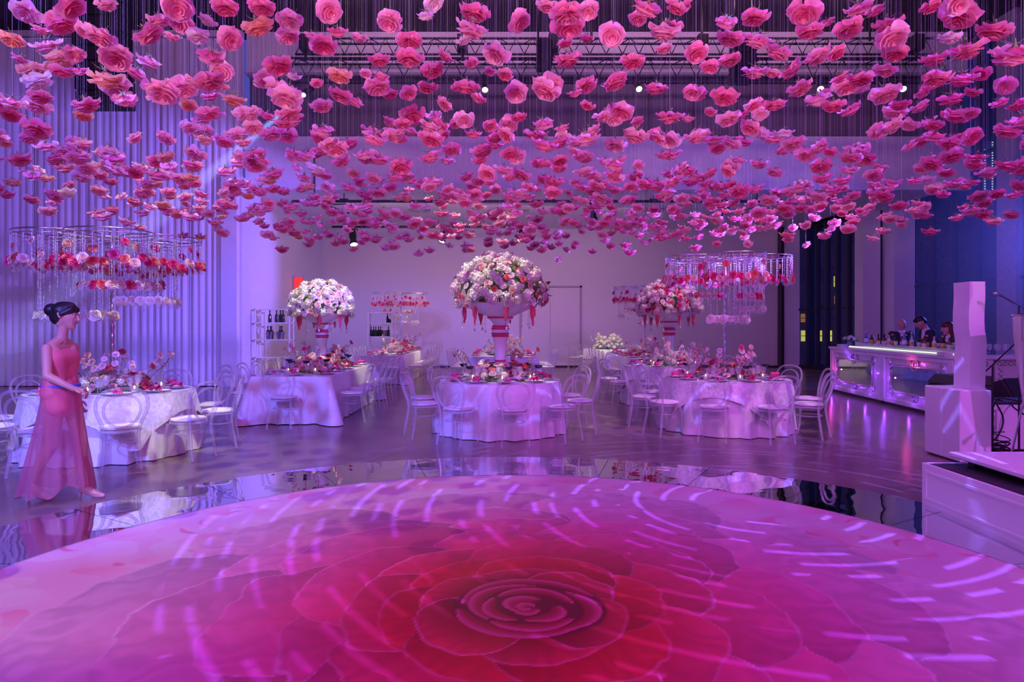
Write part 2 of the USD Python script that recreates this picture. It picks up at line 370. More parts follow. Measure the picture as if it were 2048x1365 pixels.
# the window side on the right
def wx(y): return 10.8 + 0.114 * (24.4 - y)      # the glazed wall runs a little outward as it comes near
struct('column_1', box(10.05, 10.62, 24.0, 24.45, 0, ZC), 'white_paint', 'white corner pier beside the back wall')
struct('trim_2', box(9.93, 10.03, 23.95, 24.3, 0, ZC), 'black_metal')
struct('column_2', box(11.07, 11.62, 20.5, 21.0, 0, ZT), 'white_paint', 'white pier at the end of the low window')
struct('trim_3', box(11.63, 11.74, 20.6, 20.7, 0, ZT), 'black_metal')
struct('column_3', box(11.75, 12.40, 20.0, 20.9, 0, ZT), 'white_paint', 'white pier behind the bar')
struct('wall_window_head', box(10.6, 12.4, 20.9, 24.4, ZC, ZC + 0.3), 'white_paint')
def glazed(name, a, b, z1, mullions, transoms, label, piers=()):
    (xa, ya), (xb, yb) = a, b
    L = math.hypot(xb - xa, yb - ya); u = np.array([(xb - xa) / L, (yb - ya) / L]); n = np.array([-u[1], u[0]])
    def slab(s0, s1, d0, d1, z0, zz):
        c = [np.array(a) + u * s + n * d for s, d in ((s0, d0), (s1, d0), (s1, d1), (s0, d1))]
        return prism(c, z0, zz)
    w = struct(name, slab(0, L, -0.05, 0.05, 0.0, 0.12), 'black_metal', label)
    p = str(w.GetPath())
    struct('window_frame', join([slab(0, L, -0.05, 0.05, z1 - 0.1, z1)] + [slab(0, L, -0.04, 0.04, t - 0.035, t + 0.035) for t in transoms]), 'black_metal', parent=p)
    s = 0.0
    cuts = sorted(mullions) + [L]
    for c in cuts:
        struct('pane', slab(s + 0.03, c - 0.03, -0.008, 0.008, 0.12, z1 - 0.1), 'window_glass', parent=p)
        if c < L: struct('mullion', slab(c - 0.04, c + 0.04, -0.09, 0.06, 0.12, z1 - 0.1), 'mullion_dark', parent=p)
        s = c
    for q0, q1 in piers:
        struct('pier', slab(q0, q1, -0.16, 0.05, 0, z1), 'grey_paint', parent=p)
glazed('window_1', (10.62, 24.0), (11.20, 20.95), ZC, [0.5, 1.03, 1.56, 2.09, 2.62], [2.15], 'dark night window between two white piers')
glazed('window_2', (12.42, 20.0), (13.6, -6.2), ZT, [0.75 + 0.9 * k for k in range(28)], [2.78, 6.2], 'tall dark glazed wall behind the bar', piers=[(3.35, 3.95)])
# ------------------------------------------------------------------ dance floor: a printed rose inside a ring of mirror
FX, FY, FR, MR = 0.0, 3.46, 3.47, 4.436
ring = thing('mirror_ring', 'flat wavy mirror ring laid around the printed dance floor', 'mirror floor', (FX, FY, 0))
for k in range(24):                                                  # the ring is laid from curved sheets
    a = np.linspace(k * PI / 12 + 0.0008, (k + 1) * PI / 12 - 0.0008, 9)
    for_in = np.stack([FR * np.cos(a), FR * np.sin(a)], 1); out = np.stack([MR * np.cos(a), MR * np.sin(a)], 1)
    top = np.stack([np.c_[for_in, np.full(9, 0.012)], np.c_[out, np.full(9, 0.012)]])
    rim = np.stack([np.c_[out, np.full(9, 0.012)], np.c_[out, np.zeros(9)]])
    part(ring, 'mirror_sheet', join([grid(top, True), grid(rim, True)]), 'mirror')

def rose_print(X, Y):
    rs = np.random.RandomState(5)
    RX, RY = 0.07, 3.70
    x, y = X - RX, Y - RY
    r, th = np.hypot(x, y), np.arctan2(y, x)
    P3 = lambda s, o=0: np.stack([X * s, Y * s, np.full_like(X, o)], -1)
    wob = meshkit.fbm(P3(1.4), 3, 3) - 0.5
    wob2 = meshkit.fbm(P3(5.0), 3, 8) - 0.5
    col = np.empty(X.shape + (3,))
    col[:] = (0.80, 0.42, 0.62)
    def lay(mask, c, a=1.0):
        a = (np.clip(mask, 0, 1) * a)[..., None]
        col[:] = col * (1 - a) + np.asarray(c) * a
    # loose petals scattered over the pale border
    for k in range(330):
        pa, pr = rs.rand() * 2 * PI, 1.7 + 1.9 * math.sqrt(rs.rand())
        cx, cy, ang = RX * 0.5 + pr * math.cos(pa), RY - 0.3 + pr * math.sin(pa), rs.rand() * 2 * PI
        L, W = 0.16 + 0.16 * rs.rand(), 0.10 + 0.10 * rs.rand()
        near = (abs(X - cx) < 0.45) & (abs(Y - cy) < 0.45)
        if not near.any(): continue
        px, py = X[near] - cx, Y[near] - cy
        u, v = px * math.cos(ang) + py * math.sin(ang), -px * math.sin(ang) + py * math.cos(ang)
        u = u + wob2[near] * 0.10; v = v + wob[near] * 0.12
        d = 1 - np.sqrt((u / L) ** 2 + (v / (W * (1 + 0.5 * u / L))) ** 2)
        m = np.clip(d * 25, 0, 1)
        g = np.clip(0.5 - 0.5 * u / L, 0, 1)
        tint = np.array((0.83, 0.58, 0.72)) * (1 - g[:, None]) + np.array([(0.84, 0.30, 0.50), (0.80, 0.44, 0.66), (0.84, 0.20, 0.40)][rs.randint(3)]) * g[:, None]
        edge = np.clip(1 - np.abs(d - 0.03) * 30, 0, 1) * 0.45 * (v > 0)
        tint = tint * (1 - edge[:, None]) + np.array((0.80, 0.20, 0.36)) * edge[:, None]
        c0 = col[near]; col[near] = c0 * (1 - m[:, None] * 0.8) + tint * (m[:, None] * 0.8)
    for k in range(70):                                             # small red flecks where petals fold over
        pa, pr = rs.rand() * 2 * PI, 1.9 + 1.6 * rs.rand()
        cx, cy, ang = RX + pr * math.cos(pa), RY + pr * math.sin(pa), rs.rand() * PI
        L, W = 0.05 + 0.10 * rs.rand(), 0.012 + 0.02 * rs.rand()
        near = (abs(X - cx) < 0.3) & (abs(Y - cy) < 0.3)
        if not near.any(): continue
        px, py = X[near] - cx, Y[near] - cy
        u, v = px * math.cos(ang) + py * math.sin(ang), -px * math.sin(ang) + py * math.cos(ang)
        v = v + 3 * u * u + wob2[near] * 0.05
        m = np.clip((1 - (u / L) ** 2 - (v / W) ** 2) * 2, 0, 1) * 0.8
        col[near] = col[near] * (1 - m[:, None]) + np.array((0.80, 0.14, 0.30)) * m[:, None]
    # the great rose: rings of overlapping petals from the outside in
    #       radius  petals  throat colour          rim colour             line
    rings = [(2.60, 9, (0.82, 0.14, 0.40), (0.83, 0.42, 0.66), (0.90, 0.66, 0.84)), (2.15, 8, (0.80, 0.05, 0.26), (0.84, 0.26, 0.54), (0.88, 0.52, 0.78)),
             (1.78, 8, (0.76, 0.010, 0.11), (0.83, 0.11, 0.38), (0.86, 0.38, 0.68)), (1.42, 7, (0.70, 0.004, 0.05), (0.82, 0.055, 0.26), (0.85, 0.26, 0.58)),
             (1.10, 7, (0.58, 0.0, 0.018), (0.80, 0.025, 0.13), (0.84, 0.18, 0.46)), (0.84, 6, (0.52, 0.0, 0.008), (0.78, 0.010, 0.05), (0.84, 0.10, 0.32)),
             (0.62, 6, (0.30, 0.0, 0.006), (0.74, 0.012, 0.06), (0.84, 0.12, 0.34))]
    for k, (R, n, ci, co, cl) in enumerate(rings):
        off = rs.rand() * 2 * PI
        for j in rs.permutation(n):
            ph = off + (j + 0.25 * (rs.rand() - 0.5)) * 2 * PI / n
            w = PI / n * (1.45 + 0.35 * rs.rand())
            d = (th - ph + PI) % (2 * PI) - PI
            d = d + wob * 0.25
            Rj = R * (0.94 + 0.12 * rs.rand())
            lim = Rj * (1 - 0.42 * np.clip(np.abs(d / w), 0, 2) ** 3.2) + wob2 * 0.10 * R ** 0.5 + wob * 0.12
            e = lim - r
            m = np.clip(e * 90, 0, 1) * (np.abs(d) < w * 1.3)
            if not m.any(): continue
            g = np.clip((r - 0.52 * R) / (0.45 * R), 0, 1) ** 1.4
            vein = 1 + 0.10 * np.sin(d * 34 + wob2 * 14) * g
            c = (np.asarray(ci) * (1 - g[..., None]) + np.asarray(co) * g[..., None]) * vein[..., None]
            side = np.clip(0.5 + 0.5 * d / w, 0, 1)[..., None]
            c = c * (1 - 0.50 * (1 - side) ** 1.5)
            ln = (np.clip(1 - np.abs(e - 0.012) / 0.014, 0, 1) * (0.45 + 0.40 * rs.rand()) * np.clip(0.75 + 1.8 * wob, 0, 1))[..., None]
            c = c * (1 - ln) + np.asarray(cl) * ln
            col[:] = col * (1 - m[..., None]) + c * m[..., None]
    # the tight heart: curled petals seen edge on
    e2x, e2y = (x - 0.02) / 0.98, y / 0.86
    rr, tt = np.hypot(e2x, e2y) + wob * 0.09, np.arctan2(e2y, e2x)
    heart = np.clip((0.46 - rr) * 60, 0, 1)
    lay(heart, (0.16, 0.0, 0.010))
    for k, (R, a0, span, wd) in enumerate([(0.44, 0.4, 2.6, .05), (0.43, 3.2, 2.3, .06), (0.39, 5.2, 1.9, .05), (0.35, 1.4, 2.4, .045), (0.33, 3.9, 1.8, .05), (0.28, 0.2, 2.2, .05), (0.26, 2.5, 1.9, .045), (0.22, 4.6, 1.8, .05), (0.15, 1.0, 2.6, .06), (0.11, 3.6, 2.2, .05), (0.05, 0, 6.3, .05)]):
        d = (tt - a0) % (2 * PI)
        t = d / span
        inside = (t < 1)
        Rc = R + 0.05 * np.sin(t * PI) - 0.03 * t
        w_ = wd * np.sin(np.clip(t, 0, 1) * PI) ** 0.5 + 0.004
        q = (rr - (Rc - w_)) / w_
        m = np.clip((1 - np.abs(q)) * 6, 0, 1) * inside
        g = np.clip(0.5 + 0.5 * q, 0, 1) ** 2.6
        c = np.array((0.30, 0.0, 0.015)) * (1 - g[..., None]) + np.array((0.80, 0.05, 0.22)) * g[..., None]
        col[:] = col * (1 - m[..., None]) + c * m[..., None]
    return np.clip(col, 0, 1)

def dance_floor():
    xs, ys = np.arange(-3.5, 3.501, 0.0125), np.arange(2.3, 6.96, 0.0125)
    X, Y = np.meshgrid(xs, ys)
    C = rose_print(X, Y).reshape(-1, 3)
    v, f = grid(np.stack([X, Y, np.full_like(X, 0.016)], -1))
    d = np.hypot(v[:, 0] - FX, v[:, 1] - FY)
    s = np.minimum(1, (FR - 0.002) / np.maximum(d, 1e-6))                     # the outermost row of points is drawn in to the round edge
    keep = (d[f] < FR + 0.009).all(1)
    f = f[keep]
    v[:, 0] = FX + (v[:, 0] - FX) * s; v[:, 1] = FY + (v[:, 1] - FY) * s
    used = np.unique(f); remap = np.full(len(v), -1); remap[used] = np.arange(len(used))
    t = thing('dance_floor', 'round white dance floor printed with a giant pink and red rose', 'dance floor')
    p = part(t, 'printed_surface', (v[used], remap[f]), 'floor_print')
    UsdGeom.PrimvarsAPI(p).CreatePrimvar('print_color', Sdf.ValueTypeNames.Color3fArray, 'vertex').Set(Vt.Vec3fArray.FromNumpy(C[used].astype(np.float32)))
    a = np.linspace(0, 2 * PI, 145)
    part(t, 'edge_trim', join([grid(np.stack([np.c_[FX + FR * np.cos(a), FY + FR * np.sin(a), np.full(145, z)] for z in (0.0, 0.018)])), grid(np.stack([np.c_[FX + (FR - q) * np.cos(a), FY + (FR - q) * np.sin(a), np.full(145, 0.018)] for q in (0.0, 0.008)]))]), 'grey_paint')
    Xc, Yc = np.meshgrid(np.linspace(-3.4, 3.4, 60), np.linspace(-0.0, 2.31, 24))
    dc = np.hypot(Xc - FX, Yc - FY); sc = np.minimum(1, (FR - 0.002) / dc)
    q = part(t, 'printed_surface', grid(np.stack([FX + (Xc - FX) * sc, FY + (Yc - FY) * sc, np.full_like(Xc, 0.0155)], -1)), 'floor_print')
    UsdGeom.PrimvarsAPI(q).CreatePrimvar('print_color', Sdf.ValueTypeNames.Color3fArray, 'vertex').Set(Vt.Vec3fArray.FromNumpy(rose_print(Xc, Yc).reshape(-1, 3).astype(np.float32)))
M['floor_print'] = usdkit.material(stage, '/World/Looks/floor_print', {'a': ('attribute', {'attribute': 'print_color'}), 'p': ('principled_bsdf', {'roughness': 0.25, 'specular_ior_level': 0.35})}, [('a.color', 'p.base_color')], surface='p.BSDF')
dance_floor()
# ------------------------------------------------------------------ flower shapes shared by reference
def bloom(seed, rings, cup=0.55):
    """A rose seen from its open side (+z), radius 1: rings of curved petals."""
    rs = np.random.RandomState(seed)
    ms, ts = [], []
    for (R, n, z0, tilt) in rings:
        off = rs.rand() * 2 * PI
        for j in range(n):
            a0 = off + (j + 0.3 * (rs.rand() - 0.5)) * 2 * PI / n
            w = PI / n * 1.35
            u = np.linspace(0, 1, 4); s = np.linspace(-1, 1, 4)
            U, S = np.meshgrid(u, s, indexing='ij')
            rr = R * (0.12 + 0.88 * U) * (1 - 0.13 * S ** 2 * U) * (1 + 0.10 * (rs.rand() - 0.5))
            ang = a0 + S * w * (0.55 + 0.45 * U)
            zz = z0 + tilt * U ** 1.3 - 0.22 * R * np.clip(U - 0.6, 0, 1) * 2.0 + 0.07 * rs.randn(4, 4) * U * R
            g = grid(np.stack([rr * np.cos(ang), rr * np.sin(ang), zz], -1))
            ms.append(g); ts.append(np.clip(0.15 + 0.85 * U.ravel() * (0.4 + 0.6 * R), 0, 1))
    return join(ms), np.concatenate(ts)

def shape_toned(name, mesh_tone):
    (m, t) = mesh_tone
    shape(name, m, True)
    tone(stage.GetPrimAtPath(SHAPES[name]), t)

for k in range(3):
    shape_toned('rose_bloom_%d' % k, bloom(11 + k, [(1.0, 5, 0.0, 0.35), (0.74, 4, 0.10, 0.42), (0.5, 3, 0.2, 0.42), (0.26, 3, 0.3, 0.36)]))
def five_petal(seed):
    rs = np.random.RandomState(seed)
    return bloom(seed, [(1.0, 5, 0, 0.25), (0.25, 3, 0.1, 0.2)])
shape_toned('open_flower', five_petal(3))
def cluster(seed):
    """A hydrangea-like head of many small florets."""
    rs = np.random.RandomState(seed); ms, ts = [], []
    for k in range(26):
        z = 1 - 1.5 * (k + 0.5) / 26; a = k * 2.39996; r = math.sqrt(max(0, 1 - z * z))
        n = np.array([r * math.cos(a), r * math.sin(a), z])
        u = np.cross(n, [0.3, 0.2, 0.9]); u /= np.linalg.norm(u); v = np.cross(n, u)
        q = rs.rand() * 2
        pts = [n * 0.98]
        for j in range(8):
            rad = 0.33 if j % 2 == 0 else 0.17
            b = j * PI / 4 + q
            pts.append(n * (0.90 + 0.16 * rs.rand()) + rad * (math.cos(b) * u + math.sin(b) * v))
        ms.append((np.array(pts), np.array([(0, 1 + j, 1 + (j + 1) % 8) for j in range(8)]))); ts.append(np.r_[0.25, np.full(8, 0.6 + 0.4 * rs.rand())])
    b = ball(0.82, 8); ms.append(b); ts.append(np.full(len(b[0]), 0.3))
    return join(ms), np.concatenate(ts)
shape_toned('flower_cluster', cluster(4))
def leaf_mesh(L=1.0, W=0.35):
    U, S = np.meshgrid(np.linspace(0, 1, 5), np.linspace(-1, 1, 3), indexing='ij')
    return grid(np.stack([U * L, S * W * np.sin(np.clip(U * 0.97 + 0.03, 0, 1) * PI) ** 0.8, -0.25 * U ** 2 + 0.10 * np.abs(S)], -1))
shape('leaf', leaf_mesh(), True)
def euler_to(n, spin):
    """XYZ euler angles (rotated about x, then y, then z) that turn +z to the direction n."""
    n = np.asarray(n, float) / np.linalg.norm(n)
    return (0.0, math.acos(np.clip(n[2], -1, 1)), math.atan2(n[1], n[0])) if spin is None else (0.0, math.acos(np.clip(n[2], -1, 1)), math.atan2(n[1], n[0]))

# ------------------------------------------------------------------ chairs
def make_chair(label, group):
    t = thing('acrylic_chair', label, 'chair', group=group)
    seat = lathe([(0.0, 0.425), (0.19, 0.425), (0.215, 0.435), (0.215, 0.452), (0.20, 0.46), (0.0, 0.46)], 22)
    part(t, 'seat', seat, 'acrylic', 40)
    part(t, 'cushion', lathe([(0.0, 0.462), (0.185, 0.462), (0.205, 0.473), (0.200, 0.490), (0.15, 0.502), (0.0, 0.506)], 22), 'cushion', 50)
    half = [(-0.185, -0.245, 0.0), (-0.172, -0.205, 0.22), (-0.165, -0.185, 0.44), (-0.185, -0.20, 0.53), (-0.235, -0.235, 0.66), (-0.245, -0.265, 0.77), (-0.19, -0.295, 0.885), (-0.08, -0.305, 0.925)]
    hoop = half + [(-x, y, z) for x, y, z in half[::-1]]
    part(t, 'back_frame', tube(spline(hoop, 42), 0.018, 8), 'acrylic', True)
    inner = [(0.175 * math.sin(a) * (1 + 0.12 * math.cos(a)), -0.205 - 0.10 * (0.5 + 0.5 * math.cos(a)), 0.675 + 0.185 * math.cos(a)) for a in np.linspace(0, 2 * PI, 25)[:-1]]
    part(t, 'back_hoop', tube(inner, 0.015, 8, closed=True), 'acrylic', True)
    for s in (-1, 1):
        part(t, 'leg', tube(spline([(s * 0.155, 0.155, 0.43), (s * 0.172, 0.18, 0.30), (s * 0.165, 0.185, 0.14), (s * 0.185, 0.22, 0.0)], 10), [0.019, 0.019, 0.018, 0.017, 0.016, 0.015, 0.0145, 0.014, 0.0135, 0.013], 8), 'acrylic', True)
    part(t, 'stretcher', tube([(0.165 * math.cos(a), 0.165 * math.sin(a) - 0.01, 0.315) for a in np.linspace(0, 2 * PI, 21)[:-1]], 0.010, 6, closed=True), 'acrylic', True)
    return t
CHAIR = None
def chair(x, y, face, label, group):
    """A chair at (x, y) turned so that its sitter looks along the direction FACE (radians from +x)."""
    global CHAIR
    rz = face - PI / 2
    if CHAIR is None:
        CHAIR = make_chair(label, group)
        place(CHAIR, None)
        xf = UsdGeom.Xformable(CHAIR); xf.ClearXformOpOrder(); xf.AddTransformOp(opSuffix='first').Set(Gf.Matrix4d(1).SetRotate(Gf.Rotation(Gf.Vec3d(0, 0, 1), math.degrees(rz))) * Gf.Matrix4d(1).SetTranslate(Gf.Vec3d(x, y, 0)))
        return CHAIR
    return copy(CHAIR, label, (x, y, 0), rz, group)

# ------------------------------------------------------------------ tables with floor-length cloths
TH = 0.77
def round_cloth(R, seed, folds=17):
    rs = np.random.RandomState(seed)
    n = 204; a = np.arange(n) * 2 * PI / n
    ph = a * folds + 1.2 * np.sin(a * 3 + rs.rand() * 6) + rs.rand() * 6
    amp = 0.7 + 0.5 * np.sin(a * 5 + rs.rand() * 6)
    rows = []
    for t in np.linspace(0, 1, 11):
        r = R + 0.012 * min(1, t * 12) + t * 0.05 + (t ** 0.8) * 0.055 * amp * np.sin(ph) + 0.012 * t * np.sin(ph * 2.3)
        rows.append(np.stack([r * np.cos(a), r * np.sin(a), np.full(n, TH + 0.004 - 0.008 * min(1, t * 20) - (TH - 0.012) * t)], -1))
    P = np.stack(rows); P = np.concatenate([P, P[:, :1]], 1)
    top = np.stack([np.stack([k * R * np.cos(a), k * R * np.sin(a), np.full(n, TH + 0.004)], -1) for k in (0.02, 0.5, 0.9, 1.0)])
    top = np.concatenate([top, top[:, :1]], 1)
    return join([grid(P, True), grid(top, True)])

def overlay_cloth(R, seed, S=1.16):
    n = 180; a = np.arange(n + 1) * 2 * PI / n
    d = S / np.maximum(np.abs(np.cos(a + 0.6 + seed)), np.abs(np.sin(a + 0.6 + seed))) - R
    d = np.clip(d, 0.03, 0.62)
    rows = []
    for t in np.linspace(0, 1, 9):
        z = d * t
        r = R + 0.022 + 0.12 * (z / TH) + 0.05 * (z / TH) * np.sin(a * 15 + seed)
        rows.append(np.stack([r * np.cos(a), r * np.sin(a), TH + 0.009 - z], -1))
    top = np.stack([np.stack([k * R * np.cos(a), k * R * np.sin(a), np.full(n + 1, TH + 0.009)], -1) for k in (0.02, 0.6, 1.0)])
    return join([grid(np.stack(rows), True), grid(top, True)])

def rect_cloth(w, l, seed):
    rs = np.random.RandomState(seed)
    per = []
    rc = 0.03
    N1, N2, NC = 40, 70, 9
    def edge(p, q, n): return [(np.array(p) * (1 - t) + np.array(q) * t, 0.0) for t in np.linspace(0, 1, n, endpoint=False)]
    hw, hl = w / 2, l / 2
    corners = [((hw, -hl), 0), ((hw, hl), 1), ((-hw, hl), 2), ((-hw, -hl), 3)]
    pts, nrm, cf, run = [], [], [], []
    s = 0.0
    sides = [((-hw + rc, -hl), (hw - rc, -hl), (0, -1), N1), ((hw, -hl + rc), (hw, hl - rc), (1, 0), N2), ((hw - rc, hl), (-hw + rc, hl), (0, 1), N1), ((-hw, hl - rc), (-hw, -hl + rc), (-1, 0), N2)]
    for i, (p, q, nn, n) in enumerate(sides):
        p, q, nn = np.array(p), np.array(q), np.array(nn, float)
        L = np.linalg.norm(q - p)
        for t in np.linspace(0, 1, n):
            dc = min(t, 1 - t) * L
            pts.append(p * (1 - t) + q * t); nrm.append(nn); cf.append(math.exp(-(dc / 0.10) ** 2) * 0.5 - 0.22 * math.exp(-((dc - 0.24) / 0.12) ** 2)); run.append(s + t * L)
        s += L
        n2 = np.array(sides[(i + 1) % 4][2], float)
        c = q + n2 * 0 - nn * rc
        c = np.array([math.copysign(hw - rc, q[0] + n2[0]), math.copysign(hl - rc, q[1] + n2[1])])
        for t in np.linspace(0, 1, NC + 2)[1:-1]:
            m = nn * math.cos(t * PI / 2) + n2 * math.sin(t * PI / 2)
            pts.append(c + m * rc); nrm.append(m); cf.append(0.5 + 0.5 * math.sin(t * PI)); run.append(s)
    pts, nrm, cf, run = map(np.array, (pts, nrm, cf, run))
    rows = []
    for t in np.linspace(0, 1, 10):
        out = 0.012 * min(1, t * 12) + 0.035 * t + 0.26 * t * cf + 0.022 * t * np.sin(run * 22 + 2 * np.sin(run * 3 + seed)) * (cf < 0.2)
        rows.append(np.c_[pts + nrm * out[:, None], np.full(len(pts), TH + 0.004 - 0.006 * min(1, t * 20) - (TH - 0.014) * t)])
    P = np.stack(rows); P = np.concatenate([P, P[:, :1]], 1)
    T = np.stack([np.c_[pts * k, np.full(len(pts), TH + 0.004)] for k in (0.02, 0.6, 1.0)]); T = np.concatenate([T, T[:, :1]], 1)
    return join([grid(P, True), grid(T, True)])

TABLES = {}
def round_table(key, x, y, R, n, off, label, where, seed, overlay=True):
    t = thing('round_table', label, 'table', (x, y, 0))
    part(t, 'tablecloth', round_cloth(R, seed), 'cloth', True)
    if overlay: part(t, 'overlay', overlay_cloth(R, seed), 'brocade', True)
    TABLES[key] = (x, y, R)
    to_cam = math.atan2(-y, -x)
    A = [math.radians(off + 360.0 / n * k) - PI / 2 for k in range(n)]
    rel = [abs((a - to_cam + PI) % (2 * PI) - PI) for a in A]
    k0 = int(np.argmin(rel))
    for k, a in enumerate(A):
        cx, cy = x + (R + 0.31) * math.cos(a), y + (R + 0.31) * math.sin(a)
        j = (k - k0 + n // 2 - 1) % n - (n // 2 - 1)
        lab = 'clear chair with white cushion at the %s, %s' % (where, around(j, n))
        chair(cx, cy, a + PI, lab, 'clear chairs around the ' + where)

ORD = ['', 'first', 'second', 'third', 'fourth', 'fifth']
def around(k, n):
    """k places to the right (negative: left) of the chair nearest the camera."""
    if k == 0: return 'the nearest one'
    if 2 * abs(k) == n: return 'on the far side'
    return '%s %s of the nearest' % (ORD[abs(k)], 'right' if k > 0 else 'left')

def long_table(key, x0, x1, y0, y1, label, where, seed, side, ends=(1, 1), gap=0.27):
    cx, cy = (x0 + x1) / 2, (y0 + y1) / 2
    t = thing('long_table', label, 'table', (cx, cy, 0))
    part(t, 'tablecloth', rect_cloth(x1 - x0, y1 - y0, seed), 'cloth', True)
    TABLES[key] = (cx, cy, x1 - x0, y1 - y0)
    L = y1 - y0
    for s, nm in ((1, 'right'), (-1, 'left')):
        for k in range(side):
            y = y0 + L * (k + 0.6) / (side + 0.2)
            chair((x1 if s > 0 else x0) + s * gap, y, PI if s > 0 else 0.0, 'clear chair, %s from the near end, %s side of the %s' % (['first', 'second', 'third', 'fourth', 'fifth', 'sixth'][k], nm, where), 'clear chairs around the ' + where)
    for e, yy, fc, nm in ((ends[0], y0 - gap, PI / 2, 'near end'), (ends[1], y1 + gap, -PI / 2, 'far end')):
        for k in range(e):
            xx = cx + (k - (e - 1) / 2) * 0.62
            lab = 'clear chair at the %s of the %s' % (nm, where) + ('' if e == 1 else [', left one', ', right one'][k])
            chair(xx, yy, fc, lab, 'clear chairs around the ' + where)

round_table('T1', -5.1, 8.3, 0.93, 10, 35, 'round banquet table in white brocade cloth beside the white drapes', 'left round table', 1)
round_table('TC', -0.18, 9.95, 0.91, 10, 9, 'round banquet table in pleated white cloth under the largest tall flower vase', 'middle round table', 2, overlay=False)
round_table('TR', 3.34, 10.2, 0.95, 10, 11.5, 'round banquet table in white satin cloth nearest to the bar', 'right round table', 3)
long_table('L1', -4.23, -2.94, 10.5, 13.9, 'long banquet table in white cloth with flared corners and a tall flower vase', 'front long table', 4, 5)
round_table('TM', 3.24, 13.4, 0.92, 10, 4, 'round banquet table with a pink tall vase, behind the right round table', 'second right round table', 5)
long_table('L2', -4.1, -2.9, 17.4, 22.0, 'long banquet table beside the small shelf at the rear left', 'rear left long table', 6, 6, (2, 1))
long_table('C2', -1.17, 0.66, 16.9, 20.0, 'wide long banquet table behind the middle round table', 'rear middle table', 7, 4, (0, 2))
long_table('R2', 2.85, 4.15, 15.9, 19.6, 'long banquet table between the right round tables and the back wall', 'rear right long table', 8, 5, (1, 1))
round_table('TF', 3.35, 22.2, 0.90, 8, 0, 'round banquet table with a low white flower dome at the rear right', 'farthest round table', 9, overlay=False)
# ------------------------------------------------------------------ flower pieces
def flower(parent, rs, p, n, size, kinds):
    """One bloom as a part at p, facing n. kinds: (shape, material, relative size) to choose from."""
    shp, m, k = kinds[rs.randint(len(kinds))]
    if shp == 'rose': shp = 'rose_bloom_%d' % rs.randint(3)
    name = {'r': 'rose', 'o': 'open_flower', 'f': 'flower_cluster'}[shp[0]]
    refpart(parent, name, shp, m, p, euler_to(n, None), size * k * (0.85 + 0.3 * rs.rand()))

WHITES = [('flower_cluster', 'petal_white', 1.35), ('flower_cluster', 'petal_white', 1.2), ('rose', 'petal_white', 1.0), ('rose', 'petal_blush', 1.0), ('open_flower', 'petal_pale', 0.9), ('rose', 'petal_pale', 1.0)]
PINKS = [('flower_cluster', 'petal_pale', 1.3), ('rose', 'petal_blush', 1.0), ('rose', 'petal_hot', 0.95), ('open_flower', 'petal_blush', 0.9), ('rose', 'petal_pale', 1.0), ('flower_cluster', 'petal_white', 1.2)]
MIXED = WHITES + [('rose', 'petal_blush', 1.0), ('rose', 'petal_coral', 0.8), ('open_flower', 'petal_blush', 0.8), ('flower_cluster', 'petal_pale', 1.2)]

